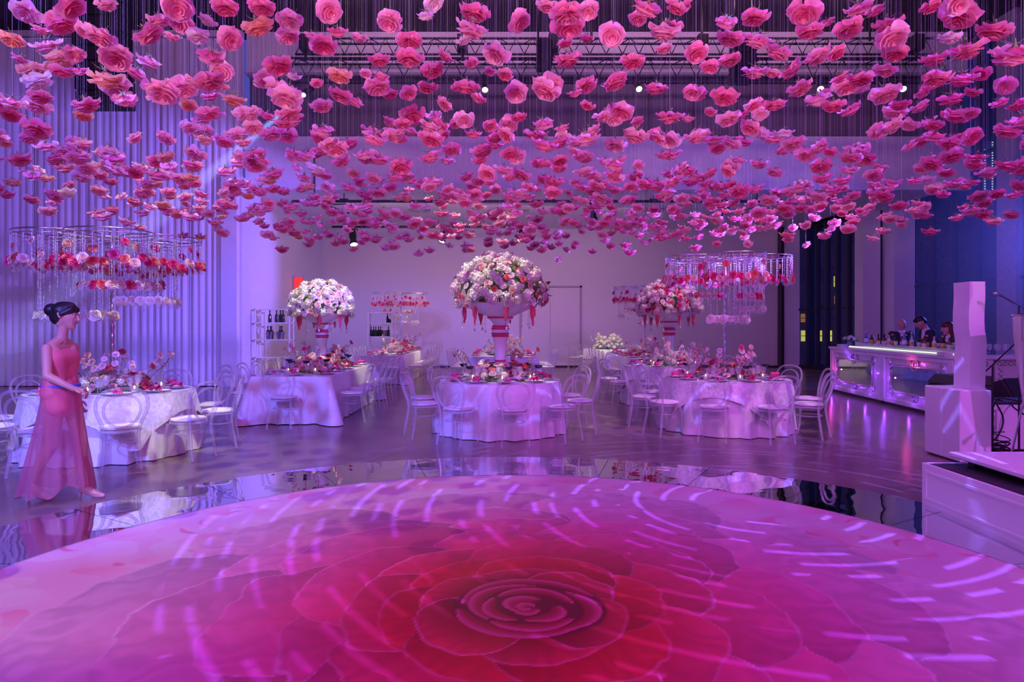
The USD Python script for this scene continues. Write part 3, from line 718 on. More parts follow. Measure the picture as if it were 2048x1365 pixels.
def tall_vase(x, y, s, kinds, label, seed, rx=0.69, top=0.53, low=0.50):
    """A fluted white vase with red bands that carries a dome of flowers with hanging tassels and crystal drops."""
    rs = np.random.RandomState(seed)
    t = thing('flower_vase', label, 'flower arrangement', (x, y, TH + 0.009))
    h = 1.05 * s
    prof = [(0.0, 0.0), (0.11, 0.0), (0.115, 0.015), (0.085, 0.05), (0.07, 0.16), (0.072, 0.27), (0.085, 0.42), (0.105, 0.60), (0.128, 0.75), (0.115, 0.80), (0.105, 0.84), (0.13, 0.88), (0.175, 0.93), (0.19, 0.96), (0.30, 1.01), (0.46, 1.08), (0.52, 1.16), (0.50, 1.16), (0.3, 1.06), (0.0, 1.02)]
    part(t, 'vase', lathe([(r * s, z * s) for r, z in prof], 32), 'vase_white', 40)
    for z, r in ((0.285, 0.078), (0.665, 0.122), (0.70, 0.127), (0.775, 0.128), (0.81, 0.118), (0.945, 0.19)):
        part(t, 'band', lathe([((r - 0.006) * s, (z - 0.014) * s), ((r + 0.008) * s, (z - 0.012) * s), ((r + 0.010) * s, (z + 0.012) * s), ((r - 0.006) * s, (z + 0.016) * s)], 28), 'band_red', 40)
    c = np.array([0, 0, 1.30 * s])
    n = 236
    for i in range(n):
        u = 1 - 1.34 * (i + 0.5) / n
        a = i * 2.39996 + 0.06 * rs.randn()
        q = math.sqrt(max(0.05, 1 - u * u))
        d = np.array([q * math.cos(a), q * math.sin(a), u])
        p = c + d * np.array([rx * s, rx * s, (top if u > 0 else low) * s]) * (0.94 + 0.10 * rs.rand())
        flower(t, rs, p, d + 0.2 * rs.randn(3), 0.066 * s, kinds)
    prof = [(0.0, -0.10), (0.50, -0.11), (0.78, -0.16), (0.86, -0.05), (0.84, 0.2), (0.7, 0.5), (0.45, 0.74), (0.0, 0.85)]
    part(t, 'moss_ball', lathe([(r * rx * s, 1.30 * s + z * top * s) for r, z in prof], 26), 'leaf_green', True)
    for i in range(46):                                             # sprigs and leaves that break the outline
        u = rs.rand() * 1.3 - 0.3; a = rs.rand() * 2 * PI; q = math.sqrt(max(0, 1 - u * u))
        d = np.array([q * math.cos(a), q * math.sin(a), u])
        p = c + d * np.array([rx, rx, top if u > 0 else low]) * s * 1.02
        if i % 3 == 0: refpart(t, 'leaf', 'leaf', 'leaf_green', p, (rs.rand() * 3, rs.rand() - 0.5, a), 0.10 * s)
        else: flower(t, rs, p + d * 0.05 * s * rs.rand(), d, 0.032 * s, [('open_flower', 'petal_pale', 1.0), ('open_flower', 'petal_blush', 1.0), ('flower_cluster', 'petal_white', 0.8)])
    for i in range(7):                                              # amaranth tassels
        a = i * 2 * PI / 7 + 0.4
        L = (0.26 + 0.06 * rs.rand()) * s
        prof = [(0.0, 0.0), (0.022, -0.02), (0.038, -0.07), (0.036, -0.13), (0.022, -0.19), (0.008, -0.25), (0.0, -L / s)]
        m = lathe([(r * s, z * s) for r, z in prof[::-1]], 10)
        m = (m[0] + 0.008 * s * rs.randn(*m[0].shape) * (m[0][:, 2:] < -0.01), m[1])
        part(t, 'tassel', m, 'tassel_coral', False, loc=(rx * 0.80 * s * math.cos(a), rx * 0.80 * s * math.sin(a), 1.13 * s))
    for i in range(9):
        a = i * 2 * PI / 9; r = rx * (0.62 + 0.25 * (i % 2)) * s; L = (0.28 + 0.12 * rs.rand()) * s
        part(t, 'crystal_drop', join([tube([(0, 0, 0), (0, 0, -L)], 0.003, 4)] + [ball(0.011 * s, 6, (0, 0, -L * q)) for q in (0.5, 0.75)] + [ball(0.018 * s, 8, (0, 0, -L), (1, 1, 1.4))]), 'crystal', loc=(r * math.cos(a), r * math.sin(a), 1.12 * s))
    return t

def low_centre(x, y, a, b, kinds, label, seed, n=60, sprays=12, h=0.24, hole=0.16):
    """A low mound of flowers along a table: half length a along x, half width b along y."""
    rs = np.random.RandomState(seed)
    t = thing('low_centrepiece', label, 'flower arrangement', (x, y, TH + 0.010))
    part(t, 'tray', lathe([(hole / min(a, b), 0), (1, 0), (1.02, 0.3), (1.0, 0.6), (hole / min(a, b), 0.6)], 28), 'leaf_green', True, scale=(a * 0.86, b * 0.86, 0.05))
    for i in range(n):
        q, w = math.sqrt((i + 0.5) / n), i * 2.39996
        p = np.array([a * q * math.cos(w), b * q * math.sin(w), 0.05 + h * (1 - q * q) * (0.7 + 0.5 * rs.rand())])
        if math.hypot(p[0], p[1]) < hole + 0.03: continue
        flower(t, rs, p, (0.8 * math.cos(w) * q, 0.8 * math.sin(w) * q, 0.7 + 0.3 * rs.rand()), 0.062, kinds)
    for i in range(sprays):                                         # orchid sprays standing up out of the mound
        w = rs.rand() * 2 * PI; q = max(0.2, 1.2 * hole / min(a, b)) + 0.4 * rs.rand()
        p0 = np.array([a * q * math.cos(w), b * q * math.sin(w), 0.08]); d = np.array([0.25 * math.cos(w), 0.25 * math.sin(w), 0.26 + 0.16 * rs.rand()])
        part(t, 'stem', tube([p0, p0 + d * 0.6, p0 + d], 0.004, 4), 'leaf_green')
        for k in range(3):
            flower(t, rs, p0 + d * (0.62 + 0.19 * k) + 0.015 * rs.randn(3), (math.cos(w), math.sin(w), 0.4), 0.045, [('open_flower', 'petal_blush', 1.0), ('open_flower', 'petal_pale', 1.0), kinds[rs.randint(len(kinds))]])
    for i in range(10):
        w = i * 2 * PI / 10; refpart(t, 'leaf', 'leaf', 'leaf_green', (a * 0.9 * math.cos(w), b * 0.9 * math.sin(w), 0.05), (0, -0.3, w), 0.14)
    return t

CORAL = [('rose', 'petal_coral', 1.0), ('rose', 'petal_hot', 1.0), ('rose', 'petal_blush', 1.0), ('open_flower', 'petal_blush', 1.1), ('rose', 'petal_blush', 1.0), ('flower_cluster', 'petal_white', 1.0)]

tall_vase(-0.18, 9.95, 1.0, MIXED, 'tall fluted white vase with a white and pink flower dome on the middle round table', 21, top=0.58)
tall_vase(-3.58, 12.25, 0.90, WHITES, 'tall fluted vase with a creamy white flower dome on the front long table', 22, rx=0.63, top=0.52)
tall_vase(3.24, 13.4, 0.94, PINKS, 'tall fluted vase with the pinkest flower dome, left of the large right chandelier', 23, rx=0.66, top=0.52)
low_centre(-5.05, 8.3, 0.46, 0.36, CORAL, 'low pink orchid and rose centrepiece under the left crystal flower chandelier', 31, 50, 18)
low_centre(-0.18, 9.95, 0.58, 0.46, CORAL, 'low coral and pink centrepiece around the foot of the largest vase', 32, 70, 10)
low_centre(3.34, 10.2, 0.50, 0.42, CORAL, 'low coral and pink centrepiece under the large right crystal chandelier', 33, 55, 18)
low_centre(-3.58, 12.2, 0.46, 1.25, CORAL, 'long mound of pink flowers running down the front long table', 34, 110, 18)
low_centre(3.24, 13.4, 0.50, 0.44, PINKS, 'pale pink low centrepiece on the second right round table', 35, 45, 12)
low_centre(-3.5, 20.5, 0.42, 1.5, CORAL, 'low coral mound on the rear left long table', 36, 80, 14)
low_centre(-0.2, 18.3, 0.55, 1.1, PINKS, 'pink and cream mound on the wide table behind the middle one', 37, 80, 14, 0.34)
low_centre(3.5, 17.1, 0.42, 1.08, PINKS, 'pale pink mound on the rear right long table', 38, 70, 14)
low_centre(3.35, 22.2, 0.56, 0.5, [('flower_cluster', 'petal_white', 1.2), ('flower_cluster', 'petal_white', 1.0), ('rose', 'petal_white', 1.0)], 'low dome of creamy white flowers on the farthest round table', 39, 60, 6, 0.42)

# ------------------------------------------------------------------ crystal chandeliers hung with roses, standing on poles
def make_chandelier(label):
    rs = np.random.RandomState(77)
    t = thing('flower_chandelier', label, 'chandelier', group='crystal rose chandeliers standing on tables')
    part(t, 'base_plate', lathe([(0, 0), (0.16, 0), (0.16, 0.012), (0.03, 0.03), (0, 0.03)], 24), 'silver', 40)
    part(t, 'pole', lathe([(0.0, 0.02)] + [(0.024 + 0.005 * math.sin(k * 1.9), 0.02 + k * 0.038) for k in range(50)] + [(0, 1.93)], 10), 'silver', 60)
    ZR = 1.95
    loops = []
    for k in range(5):
        a = k * 2 * PI / 5 + 0.2
        loops.append((0.58 * math.cos(a), 0.58 * math.sin(a), 0.47))
    for (cx, cy, r) in loops:
        part(t, 'ring', tube([(cx + r * math.cos(b), cy + r * math.sin(b), ZR) for b in np.linspace(0, 2 * PI, 37)[:-1]], 0.009, 6, closed=True), 'silver', True)
        part(t, 'ring', tube([(cx + r * math.cos(b), cy + r * math.sin(b), ZR - 0.045) for b in np.linspace(0, 2 * PI, 37)[:-1]], 0.005, 5, closed=True), 'silver', True)
    for k in range(5):
        a = k * 2 * PI / 5 + 0.2
        part(t, 'arm', tube([(0, 0, ZR - 0.03), (0.58 * math.cos(a), 0.58 * math.sin(a), ZR)], 0.008, 6), 'silver', True)
    def strand(x, y, L, n):
        bs = [tube([(0, 0, 0), (0, 0, -L)], 0.003, 4)] + [ball(0.0095, 5, (0, 0, -L * (q + 0.5) / n)) for q in range(n)]
        part(t, 'crystal_strand', join(bs), 'crystal', loc=(x, y, ZR - 0.01))
    def rose_at(x, y, z, kinds, s=0.064):
        d = np.array([x, y, 0.0]); d = d / (np.linalg.norm(d) + 1e-6) + np.array([0.35 * rs.randn(), 0.35 * rs.randn(), 0.35])
        m = kinds[rs.randint(len(kinds))]
        refpart(t, 'rose', 'rose_bloom_%d' % rs.randint(3), m, (x, y, z), euler_to(d, None), s * (0.9 + 0.25 * rs.rand()))
    bubbles = []
    HOT, MID, WHI = ['petal_hot', 'petal_coral', 'petal_hot', 'petal_blush'], ['petal_blush', 'petal_hot', 'petal_pale', 'petal_coral'], ['petal_white', 'petal_pale', 'petal_white']
    outer = []
    for (cx, cy, r) in loops:
        a0 = math.atan2(cy, cx)
        for b in np.linspace(-2.15, 2.15, 20):
            outer.append((cx + r * math.cos(a0 + b), cy + r * math.sin(a0 + b)))
    for i, (x, y) in enumerate(outer):
        L = 0.36 + 0.03 * rs.randn()
        strand(x, y, L, 9)
        rose_at(x, y, ZR - L, HOT)
        bubbles.append((x, y, ZR - L - 0.055))
        if i % 6 == 1: rose_at(x, y, ZR - 0.14 - 0.06 * rs.rand(), HOT, 0.06)
    def arc(cx, cy, r, b0, b1, n, z, kinds, s=0.066):
        for b in np.linspace(b0, b1, n):
            x, y = cx + r * math.cos(b), cy + r * math.sin(b)
            strand(x, y, ZR - z - 0.01, 16); rose_at(x, y, z, kinds, s)
            bubbles.append((x, y, z - 0.06))
    arc(0.15, -0.1, 0.42, -2.4, 0.4, 13, ZR - 0.63, MID)
    arc(0.05, 0.25, 0.40, 0.3, 2.6, 10, ZR - 0.58, MID)
    arc(0.45, -0.05, 0.36, -2.0, 0.9, 12, ZR - 0.82, WHI)
    arc(-0.35, -0.12, 0.42, -2.9, 0.1, 14, ZR - 1.0, WHI, 0.074)
    part(t, 'glass_bubbles', join([ball(0.028, 8, b) for b in bubbles]), 'glass', True, kind='stuff')
    for i in range(22):
        a, r = rs.rand() * 2 * PI, 0.25 + 0.5 * rs.rand()
        strand(r * math.cos(a), r * math.sin(a), 0.5 + 0.45 * rs.rand(), 14)
    return t
CH = make_chandelier('large crystal chandelier of red and white roses on a pole, on the left round table')
place(CH, None)
_x = UsdGeom.Xformable(CH); _x.ClearXformOpOrder(); _x.AddTransformOp(opSuffix='first').Set(Gf.Matrix4d(1).SetTranslate(Gf.Vec3d(-5.1, 8.3, TH + 0.009)))
copy(CH, 'large crystal chandelier of pink roses on a pole, on the right round table', (3.34, 10.2, TH + 0.009), 0.7, scale=(0.93, 0.93, 0.965))
copy(CH, 'small far crystal chandelier with white roses below, on the rear left long table', (-3.5, 20.5, TH + 0.009), 2.0, scale=(0.85, 0.85, 0.93))
copy(CH, 'far crystal chandelier half hidden by the pinkest flower dome', (3.5, 17.1, TH + 0.009), 3.4, scale=(0.86, 0.86, 0.93))
# ------------------------------------------------------------------ the canopy of hanging roses
def petal_mesh(seed, R=1.0, w=0.80):
    rs = np.random.RandomState(seed)
    U, S = np.meshgrid(np.linspace(0, 1, 7), np.linspace(-1, 1, 9), indexing='ij')
    rr = R * (0.15 + 0.85 * U) * (1 - 0.16 * S ** 2 * U ** 2 + 0.035 * np.sin(S * 6 + rs.rand() * 6) * U ** 2)
    S0 = S; ang = np.sin(S * 1.35) / math.sin(1.35) * w * (0.5 + 0.5 * np.sin(U * 1.7))
    ph = rs.rand() * 6
    z = 0.42 * U ** 0.8 - 0.85 * np.clip(U - 0.55, 0, 1) ** 1.2 + 0.14 * U ** 2 * np.sin(S * 4.6 + ph) + 0.10 * U * S ** 2
    return grid(np.stack([rr * np.cos(ang), rr * np.sin(ang), z], -1)), np.clip(0.1 + 0.9 * U.ravel() ** 1.5, 0, 1)
for k in range(3): shape_toned('outer_petal_%d' % k, petal_mesh(60 + k))
for k in range(2): shape_toned('rose_heart_%d' % k, bloom(90 + k, [(0.84, 5, 0.16, 0.50), (0.62, 4, 0.34, 0.44), (0.40, 4, 0.48, 0.36), (0.2, 3, 0.60, 0.24)]))
def sepals():
    ms = []
    for k in range(6):
        a = k * PI / 3 + 0.3 * (k % 2)
        U, S = np.meshgrid(np.linspace(0, 1, 4), [-1, 0, 1], indexing='ij')
        r = 0.08 + (0.42 + 0.15 * (k % 3)) * U; z = -0.12 - (0.10 + 0.16 * (k % 2)) * U ** 2
        w = 0.07 * (1 - U) * S
        ms.append(grid(np.stack([r * math.cos(a) - w * math.sin(a), r * math.sin(a) + w * math.cos(a), z], -1)))
    ms.append(tube([(0, 0, 0.0), (0, 0, -0.2), (0.03, 0.02, -0.34)], [0.10, 0.05, 0.03], 6))
    return join(ms)
shape('sepals', sepals(), True)
shape('thread', tube([(0, 0, 0), (0, 0, 5.6)], 0.0006, 3), True)
shape('fine_thread', tube([(0, 0, 0), (0, 0, 5.6)], 0.00035, 3), True)
RADII = [0.052, 0.072, 0.088, 0.104]
COLS = ['petal_pink_0', 'petal_pink_1', 'petal_pink_2', 'petal_peach', 'petal_pale']
def rose_parts(t, col, size, seed, thread='thread'):
    """A rose hanging head down from its thread."""
    rs = np.random.RandomState(seed)
    r = RADII[size]
    tilt = (0.38 * rs.randn() * 0.7, 0.38 * rs.randn() * 0.7)
    def rot(spin): return (PI + tilt[0], tilt[1], 0)
    ax = np.eye(3)
    def R3(a, b):
        ca, sa, cb, sb = math.cos(a), math.sin(a), math.cos(b), math.sin(b)
        return np.array([[cb, 0, sb], [0, 1, 0], [-sb, 0, cb]]) @ np.array([[1, 0, 0], [0, ca, -sa], [0, sa, ca]])
    base = R3(PI + tilt[0], tilt[1])
    def put(name, shp, m, spin, up, s):
        c, q = math.cos(spin), math.sin(spin)
        mt = base @ np.array([[c, -q, 0], [q, c, 0], [0, 0, 1]])
        g = UsdGeom.Mesh.Define(stage, uniq(str(t.GetPath()), name))
        g.GetPrim().GetReferences().AddInternalReference(SHAPES[shp])
        m4 = np.eye(4); m4[:3, :3] = mt * s; m4[:3, 3] = base @ np.array([0, 0, up])
        g.AddTransformOp().Set(Gf.Matrix4d(*m4.T.ravel().tolist()))
        UsdShade.MaterialBindingAPI.Apply(g.GetPrim()).Bind(M[m])
    off = rs.rand() * 6
    for k in range(5):
        put('outer_petal', 'outer_petal_%d' % rs.randint(3), col, off + k * 2 * PI / 5 + 0.25 * rs.randn(), 0.0, r * (0.9 + 0.2 * rs.rand()))
    for k in range(4):
        put('outer_petal', 'outer_petal_%d' % rs.randint(3), col, off + 0.7 + k * PI / 2 + 0.25 * rs.randn(), 0.16 * r, r * (0.72 + 0.15 * rs.rand()))
    put('rose_heart', 'rose_heart_%d' % rs.randint(2), col, rs.rand() * 6, 0.0, r)
    put('sepals', 'sepals', 'sepal_green', rs.rand() * 6, 0.02 * r, r * 1.1)
    g = UsdGeom.Mesh.Define(stage, uniq(str(t.GetPath()), 'thread')); g.GetPrim().GetReferences().AddInternalReference(SHAPES[thread])
    UsdShade.MaterialBindingAPI.Apply(g.GetPrim()).Bind(M['thread'])
clear('thread', (0.9, 0.9, 0.95), 3.0, 0.2, (1, 1, 1), 0.40, (0.85, 0.85, 1.0))

# roses measured one by one where they are largest: (column, row, width) in three overlapping views of the photograph
VIEWS = [(0, [(150,50,170),(335,100,200),(600,10,140),(490,160,100),(575,185,100),(70,210,150),(260,230,190),(330,300,200),(120,320,110),(190,380,190),(200,430,200),(350,380,130),(660,310,200),(600,410,230),(780,395,130),(850,330,140),(825,165,180),(1010,30,200),(1040,110,190),(900,90,70),(980,190,90),(1190,100,110),(1120,185,130),(1300,210,180),(1200,295,180),(1265,395,150),(1120,445,140),(1280,20,150),(1490,20,150),(1455,120,200),(1650,100,180),(1635,185,150),(1580,350,190),(1500,430,160),(1670,415,75),(1865,50,180),(1920,160,140),(1840,240,160),(1770,185,90),(1930,410,140),(1800,465,80),(1940,520,140),(1830,580,140),(930,500,230),(700,545,150),(480,570,190),(70,560,170),(230,530,150),(1330,540,150),(1190,530,110),(1070,585,110),(1150,650,130),(1625,530,220),(1650,660,170),(1520,640,110),(1440,710,140),(380,15,200),(235,150,80),(420,295,80),(450,385,80),(1270,475,90)]),
         (700, [(230,110,150),(430,65,100),(340,210,180),(55,195,110),(165,320,150),(335,300,180),(555,300,130),(465,380,150),(710,40,190),(700,130,200),(640,210,80),(950,110,150),(1230,50,190),(1240,120,200),(1355,50,130),(1220,230,80),(1235,310,180),(1350,200,80),(1490,190,180),(1640,95,90),(1790,140,200),(1780,260,90),(835,290,170),(690,345,90),(1140,475,165),(945,515,140),(1340,470,140),(1500,440,190),(1610,330,160),(1740,480,140),(550,580,130),(735,540,110),(350,640,150),(300,690,120),(1355,590,90),(1630,680,90),(40,560,120),(180,415,85),(90,410,85),(800,395,90),(885,415,80),(1275,515,90),(605,485,70),(330,520,110),(440,480,120),(225,520,120),(1200,715,110),(905,695,120),(650,670,120),(800,705,90),(520,690,100),(1700,10,200),(1880,20,90),(1130,15,120),(470,0,60),(1950,515,110)]),
         (1350, [(320,195,170),(295,105,150),(455,75,160),(480,200,170),(600,270,170),(740,50,220),(765,150,160),(985,140,190),(1210,110,190),(1230,200,200),(1040,20,180),(1260,285,150),(1630,60,230),(1820,145,200),(1930,265,250),(1470,310,180),(1660,250,200),(120,290,160),(310,320,150),(455,380,160),(800,300,150),(910,290,120),(640,380,160),(925,430,120),(1060,425,170),(1200,380,130),(1490,420,180),(1630,420,170),(1745,405,110),(120,515,140),(290,530,160),(440,585,120),(590,580,110),(700,480,180),(560,400,100),(1190,510,200),(1400,505,120),(900,580,150),(1280,580,130),(1570,190,120),(1570,540,160),(1700,510,100),(1880,480,140),(0,130,90),(20,20,110),(860,110,90),(1130,45,75),(200,370,85),(205,625,100),(375,640,85),(75,660,100),(1450,20,90),(1600,10,150),(1940,580,110),(1680,635,90),(1900,720,180),(1560,640,110),(1470,690,130),(1840,570,110)])]
PALE_SPOTS = {(430, 65), (640, 210), (1670, 415), (1570, 190), (470, 0), (200, 430), (1120, 185), (1190, 100)}
def canopy():
    rs = np.random.RandomState(2024)
    S = 1991 / 700.0
    spots = []                                                       # x, y, z, radius wanted, colour
    for x0, lst in VIEWS:
        for (cx, cy, w) in lst:
            u, v, d = x0 + cx / S, cy / S, w / S
            z = 3.2 + 0.22 * rs.randn()
            Y = (z - 1.63) * 1300 / (648 - v)
            r = np.clip(d * Y / 1300 / 2 * 0.97, 0.045, 0.112)
            Y = min(Y, r * 2 * 1300 / d * 1.03)
            z = 1.63 + (648 - v) / 1300 * Y
            c = 4 if (cx, cy) in PALE_SPOTS else rs.choice([0, 0, 1, 1, 2, 2, 3] if x0 == 0 else [0, 0, 1, 2, 2, 2])
            spots.append(((u - 1024) / 1300 * Y, Y, z, r, c))
    near = np.array([s[:2] for s in spots])
    g = 0.272
    for i in range(-25, 26):
        for j in range(-25, 26):
            x, y = 0.25 + i * g + 0.26 * g * (j % 2), 6.25 + j * g * 0.96
            x += 0.34 * g * rs.randn(); y += 0.34 * g * rs.randn()
            r1, r2, r3, r4 = rs.rand(4)
            z = 3.16 + 0.26 * (r1 + r2 - 1) * 1.6
            v = 648 - (z - 1.63) * 1300 / max(y, 0.1)
            if math.hypot((x - 0.25) / 5.85, (y - 6.25) / 5.55) > 1 or v < 150: continue
            if v < 250 and np.min(np.hypot(near[:, 0] - x, near[:, 1] - y)) < 0.2: continue
            left = (x < -1.2)
            c = int(r4 * 4) if left and r3 < 0.5 else (4 if r4 > 0.965 else int(r4 * 3.1) % 3)
            spots.append((x, y, z, 0.074 + 0.034 * r3, c))
    spots.sort(key=lambda s: -(s[3] / s[1]) * (1 if abs(s[0] / s[1]) < 0.80 else 0.01))
    return spots
SPOTS = canopy()
ROSES = {}
WORD = {0: 'pink', 1: 'light pink', 2: 'deep pink', 3: 'peach pink', 4: 'nearly white'}
SIZE = ['small', 'middling', 'large', 'largest']
rest = []
rsr = np.random.RandomState(8)
for n, (x, y, z, r, c) in enumerate(SPOTS):
    size = int(np.argmin([abs(r - q) for q in RADII]))
    rz = rsr.rand() * 2 * PI
    if n >= 300:
        rest.append((x, y, z, c, size, rz)); continue
    u, v = 1024 + 1300 * x / y, 648 - 1300 * (z - 1.63) / y
    zone = '%s, %s' % (['along the top edge', 'in the upper part', 'in the middle rows', 'in the lower rows'][min(3, max(0, int(v / 80)))], ['at the far left', 'left of centre', 'at the centre', 'right of centre', 'at the far right'][min(4, max(0, int(u / 410)))])
    lab = '%s %s paper rose hanging %s' % (SIZE[size] if size != 3 else 'very large', WORD[c], zone)
    grp = '%s %s hanging roses %s' % (SIZE[size], WORD[c], zone)
    if (c, size) not in ROSES:
        t = thing('hanging_rose', lab, 'flower', (x, y, z), rz, grp)
        rose_parts(t, COLS[c], size, 100 + 10 * c + size)
        ROSES[(c, size)] = t
    else:
        copy(ROSES[(c, size)], lab, (x, y, z), rz, grp)
pi = UsdGeom.PointInstancer.Define(stage, uniq('/World', 'hanging_rose_field'))
tag(pi.GetPrim(), 'dense field of smaller pink paper roses hanging farther back in the canopy', 'flowers', None, 'stuff')
protos, keys = [], sorted({(c, s) for *_, c, s, _ in rest})
for c, s in keys:
    p = UsdGeom.Xform.Define(stage, '%s/rose_kind_%d%d' % (pi.GetPath(), c, s)).GetPrim()
    rose_parts(p, COLS[c], s, 300 + 10 * c + s, 'fine_thread')
    protos.append(p.GetPath())
pi.CreatePrototypesRel().SetTargets(protos)
pi.CreateProtoIndicesAttr(Vt.IntArray([keys.index((c, s)) for *_, c, s, _ in rest]))
pi.CreatePositionsAttr(Vt.Vec3fArray([Gf.Vec3f(x, y, z) for x, y, z, *_ in rest]))
pi.CreateOrientationsAttr(Vt.QuathArray([Gf.Quath(math.cos(a / 2), 0, 0, math.sin(a / 2)) for *_, a in rest]))

# ------------------------------------------------------------------ trusses, tracks and stage lamps overhead
def truss(y, z, x0, x1, h, label):
    t = thing('truss', label, 'truss', (0, y, z))
    d = h * 0.8
    for dy in (0, d):
        for dz in (0, h):
            part(t, 'chord', tube([(x0, dy, dz), (x1, dy, dz)], 0.03, 6), 'black_metal', True)
    n = int((x1 - x0) / h)
    for k in range(n):
        a, b = x0 + (x1 - x0) * k / n, x0 + (x1 - x0) * (k + 0.5) / n
        e = x0 + (x1 - x0) * (k + 1) / n
        part(t, 'brace', tube([(a, 0, 0), (b, 0, h), (e, 0, 0)], 0.014, 4), 'black_metal')
        if k % 2 == 0: part(t, 'brace', tube([(a, d, h), (b, 0, h), (e, d, h)], 0.014, 4), 'black_metal')
    return t
truss(15.6, 7.55, -5.4, 10.5, 0.46, 'long black box truss across the hall, the lower of the two')
truss(16.2, 8.35, -5.4, 10.5, 0.40, 'black box truss close under the ceiling, the upper of the two')
for x in (-5.0, -1.2, 1.0, 4.6, 9.8):
    solo('hanger', join([tube([(x, 15.75, 8.01), (x, 15.75, ZT)], 0.035, 6), box(x - 0.12, x + 0.12, 15.6, 15.9, 8.25, 8.6)]), 'black_metal', 'black chain hoist and steel holding the lower truss, ' + {-5.0: 'at its left end', -1.2: 'left of the middle', 1.0: 'just right of the middle', 4.6: 'in its right half', 9.8: 'at its right end'}[x], 'hoist')

def spotlight(x, y, z, aim_at, label, size=1.0, arm=0.22, light=None):
    """A theatre spotlight under a pipe: clamp, yoke, body and lens."""
    t = thing('spotlight', label, 'spotlight', (x, y, z))
    d = np.array(aim_at, float) - np.array([x, y, z]); d /= np.linalg.norm(d)
    part(t, 'clamp', box(-0.035 * size, 0.035 * size, -0.035 * size, 0.035 * size, -0.02, arm * 0.4, 0.006), 'black_metal')
    yk = [(-0.10 * size, 0, -arm * 0.65), (-0.10 * size, 0, -0.06), (0, 0, -0.02), (0.10 * size, 0, -0.06), (0.10 * size, 0, -arm * 0.65)]
    part(t, 'yoke', tube(yk, 0.012 * size, 6), 'black_metal', True)
    prof = [(0.0, -0.16), (0.06, -0.15), (0.075, -0.05), (0.075, 0.08), (0.062, 0.10), (0.062, 0.20), (0.085, 0.24), (0.088, 0.30), (0.080, 0.30), (0.078, 0.27)]
    e = euler_to(d, None)
    part(t, 'body', lathe([(r * size, h * size) for r, h in prof], 16), 'black_metal', 40, loc=(0, 0, -arm * 0.75), rot=e)
    part(t, 'lens', lathe([(0.078 * size, 0.265 * size), (0.05 * size, 0.275 * size), (0.0, 0.28 * size)], 14), 'lens_white', True, loc=(0, 0, -arm * 0.75), rot=e)
    if light:
        p = np.array([x, y, z - arm * 0.75]) + d * 0.34 * size
        spot('spotlight_beam_%d' % len(COUNT), tuple(p), aim_at, *light)
    return t
def track(y, z, x0, x1, label):
    t = thing('lighting_track', label, 'light track', (0, y, z))
    part(t, 'rail', box(x0, x1, -0.03, 0.03, -0.04, 0.03, 0.006), 'black_metal')
    n = max(3, int((x1 - x0) / 2.6))
    for k in range(n):
        x = x0 + (x1 - x0) * (k + 0.5) / n
        part(t, 'hanger', join([tube([(x, 0, 0), (x, 0, ZC - z)], 0.012, 6), box(x - 0.12, x + 0.12, -0.02, 0.02, 0.03, 0.07)]), 'black_metal')
track(17.75, 4.98, -6.0, 8.1, 'long black lighting track across the front of the rear ceiling')
track(22.4, 4.98, -6.2, 1.1, 'shorter black lighting track deep in the rear room')
spotlight(-5.5, 22.4, 4.95, (-4.4, 20.0, 1.2), 'black track spotlight at the left end of the shorter track', 1.7, 0.30, (16, 260, WARM, 0.05))
spotlight(-2.3, 22.4, 4.95, (-3.4, 20.2, 1.4), 'black track spotlight in the middle of the shorter track, tilted toward the shelf', 1.35, 0.26, (14, 240, WARM, 0.05))
spotlight(0.32, 22.4, 4.95, (0.0, 18.6, 1.0), 'black track spotlight at the right end of the shorter track, lens facing the room', 1.35, 0.26, (14, 220, WARM, 0.05))
spotlight(2.2, 17.75, 4.95, (3.3, 22.2, 0.9), 'black track spotlight near the middle of the long track', 1.35, 0.26, (11, 220, WARM, 0.05))
spotlight(5.8, 17.75, 4.95, (3.5, 17.2, 1.6), 'black track spotlight on the long track, near its right end, tilted left', 1.3, 0.26, (16, 160, (1.0, 0.6, 0.8), 0.05))
for k, (px, zz, tgt, lab) in enumerate([(-1.15, 7.5, (-3, 8, 1), 'truss spotlight left of the middle'), (-0.65, 7.5, (-0.2, 9, 1), 'truss spotlight just left of the hall centre'), (3.0, 7.5, (3, 8, 1), 'truss spotlight right of the hall centre'), (2.4, 7.5, (0, 4, 0), 'lower truss spotlight right of the hall centre'), (7.35, 7.5, (5, 8, 1), 'truss spotlight in the right part of the truss'), (9.3, 7.5, (7, 8, 1), 'rightmost truss spotlight, lens brightly lit')]):
    spotlight(px, 15.55, zz, tgt, 'black ' + lab, 0.95, 0.2)
spotlight(-4.7, 15.55, 7.5, (-13.2, 15.5, 0.2), 'black truss spotlight at the left end of the truss, throwing a blue beam', 1.1, 0.2, (3.2, 26000, (0.35, 0.40, 1.0), 0.05))
def cabinets(name, x, y, z, n, w, label):
    t = thing(name, label, 'loudspeaker', (x, y, z))
    for k in range(n):
        part(t, 'cabinet', box(-w / 2, w / 2, -0.25, 0.25, -0.30 * k - 0.29, -0.30 * k, 0.02), 'black_fabric', loc=(0, 0.03 * k, 0))
    part(t, 'rigging', join([tube([(s * w * 0.4, 0, 0), (s * w * 0.4, 0, ZT - z - 0.004)], 0.02, 6) for s in (-1, 1)] + [box(-w / 2, w / 2, -0.05, 0.05, 0, 0.06)]), 'black_metal')
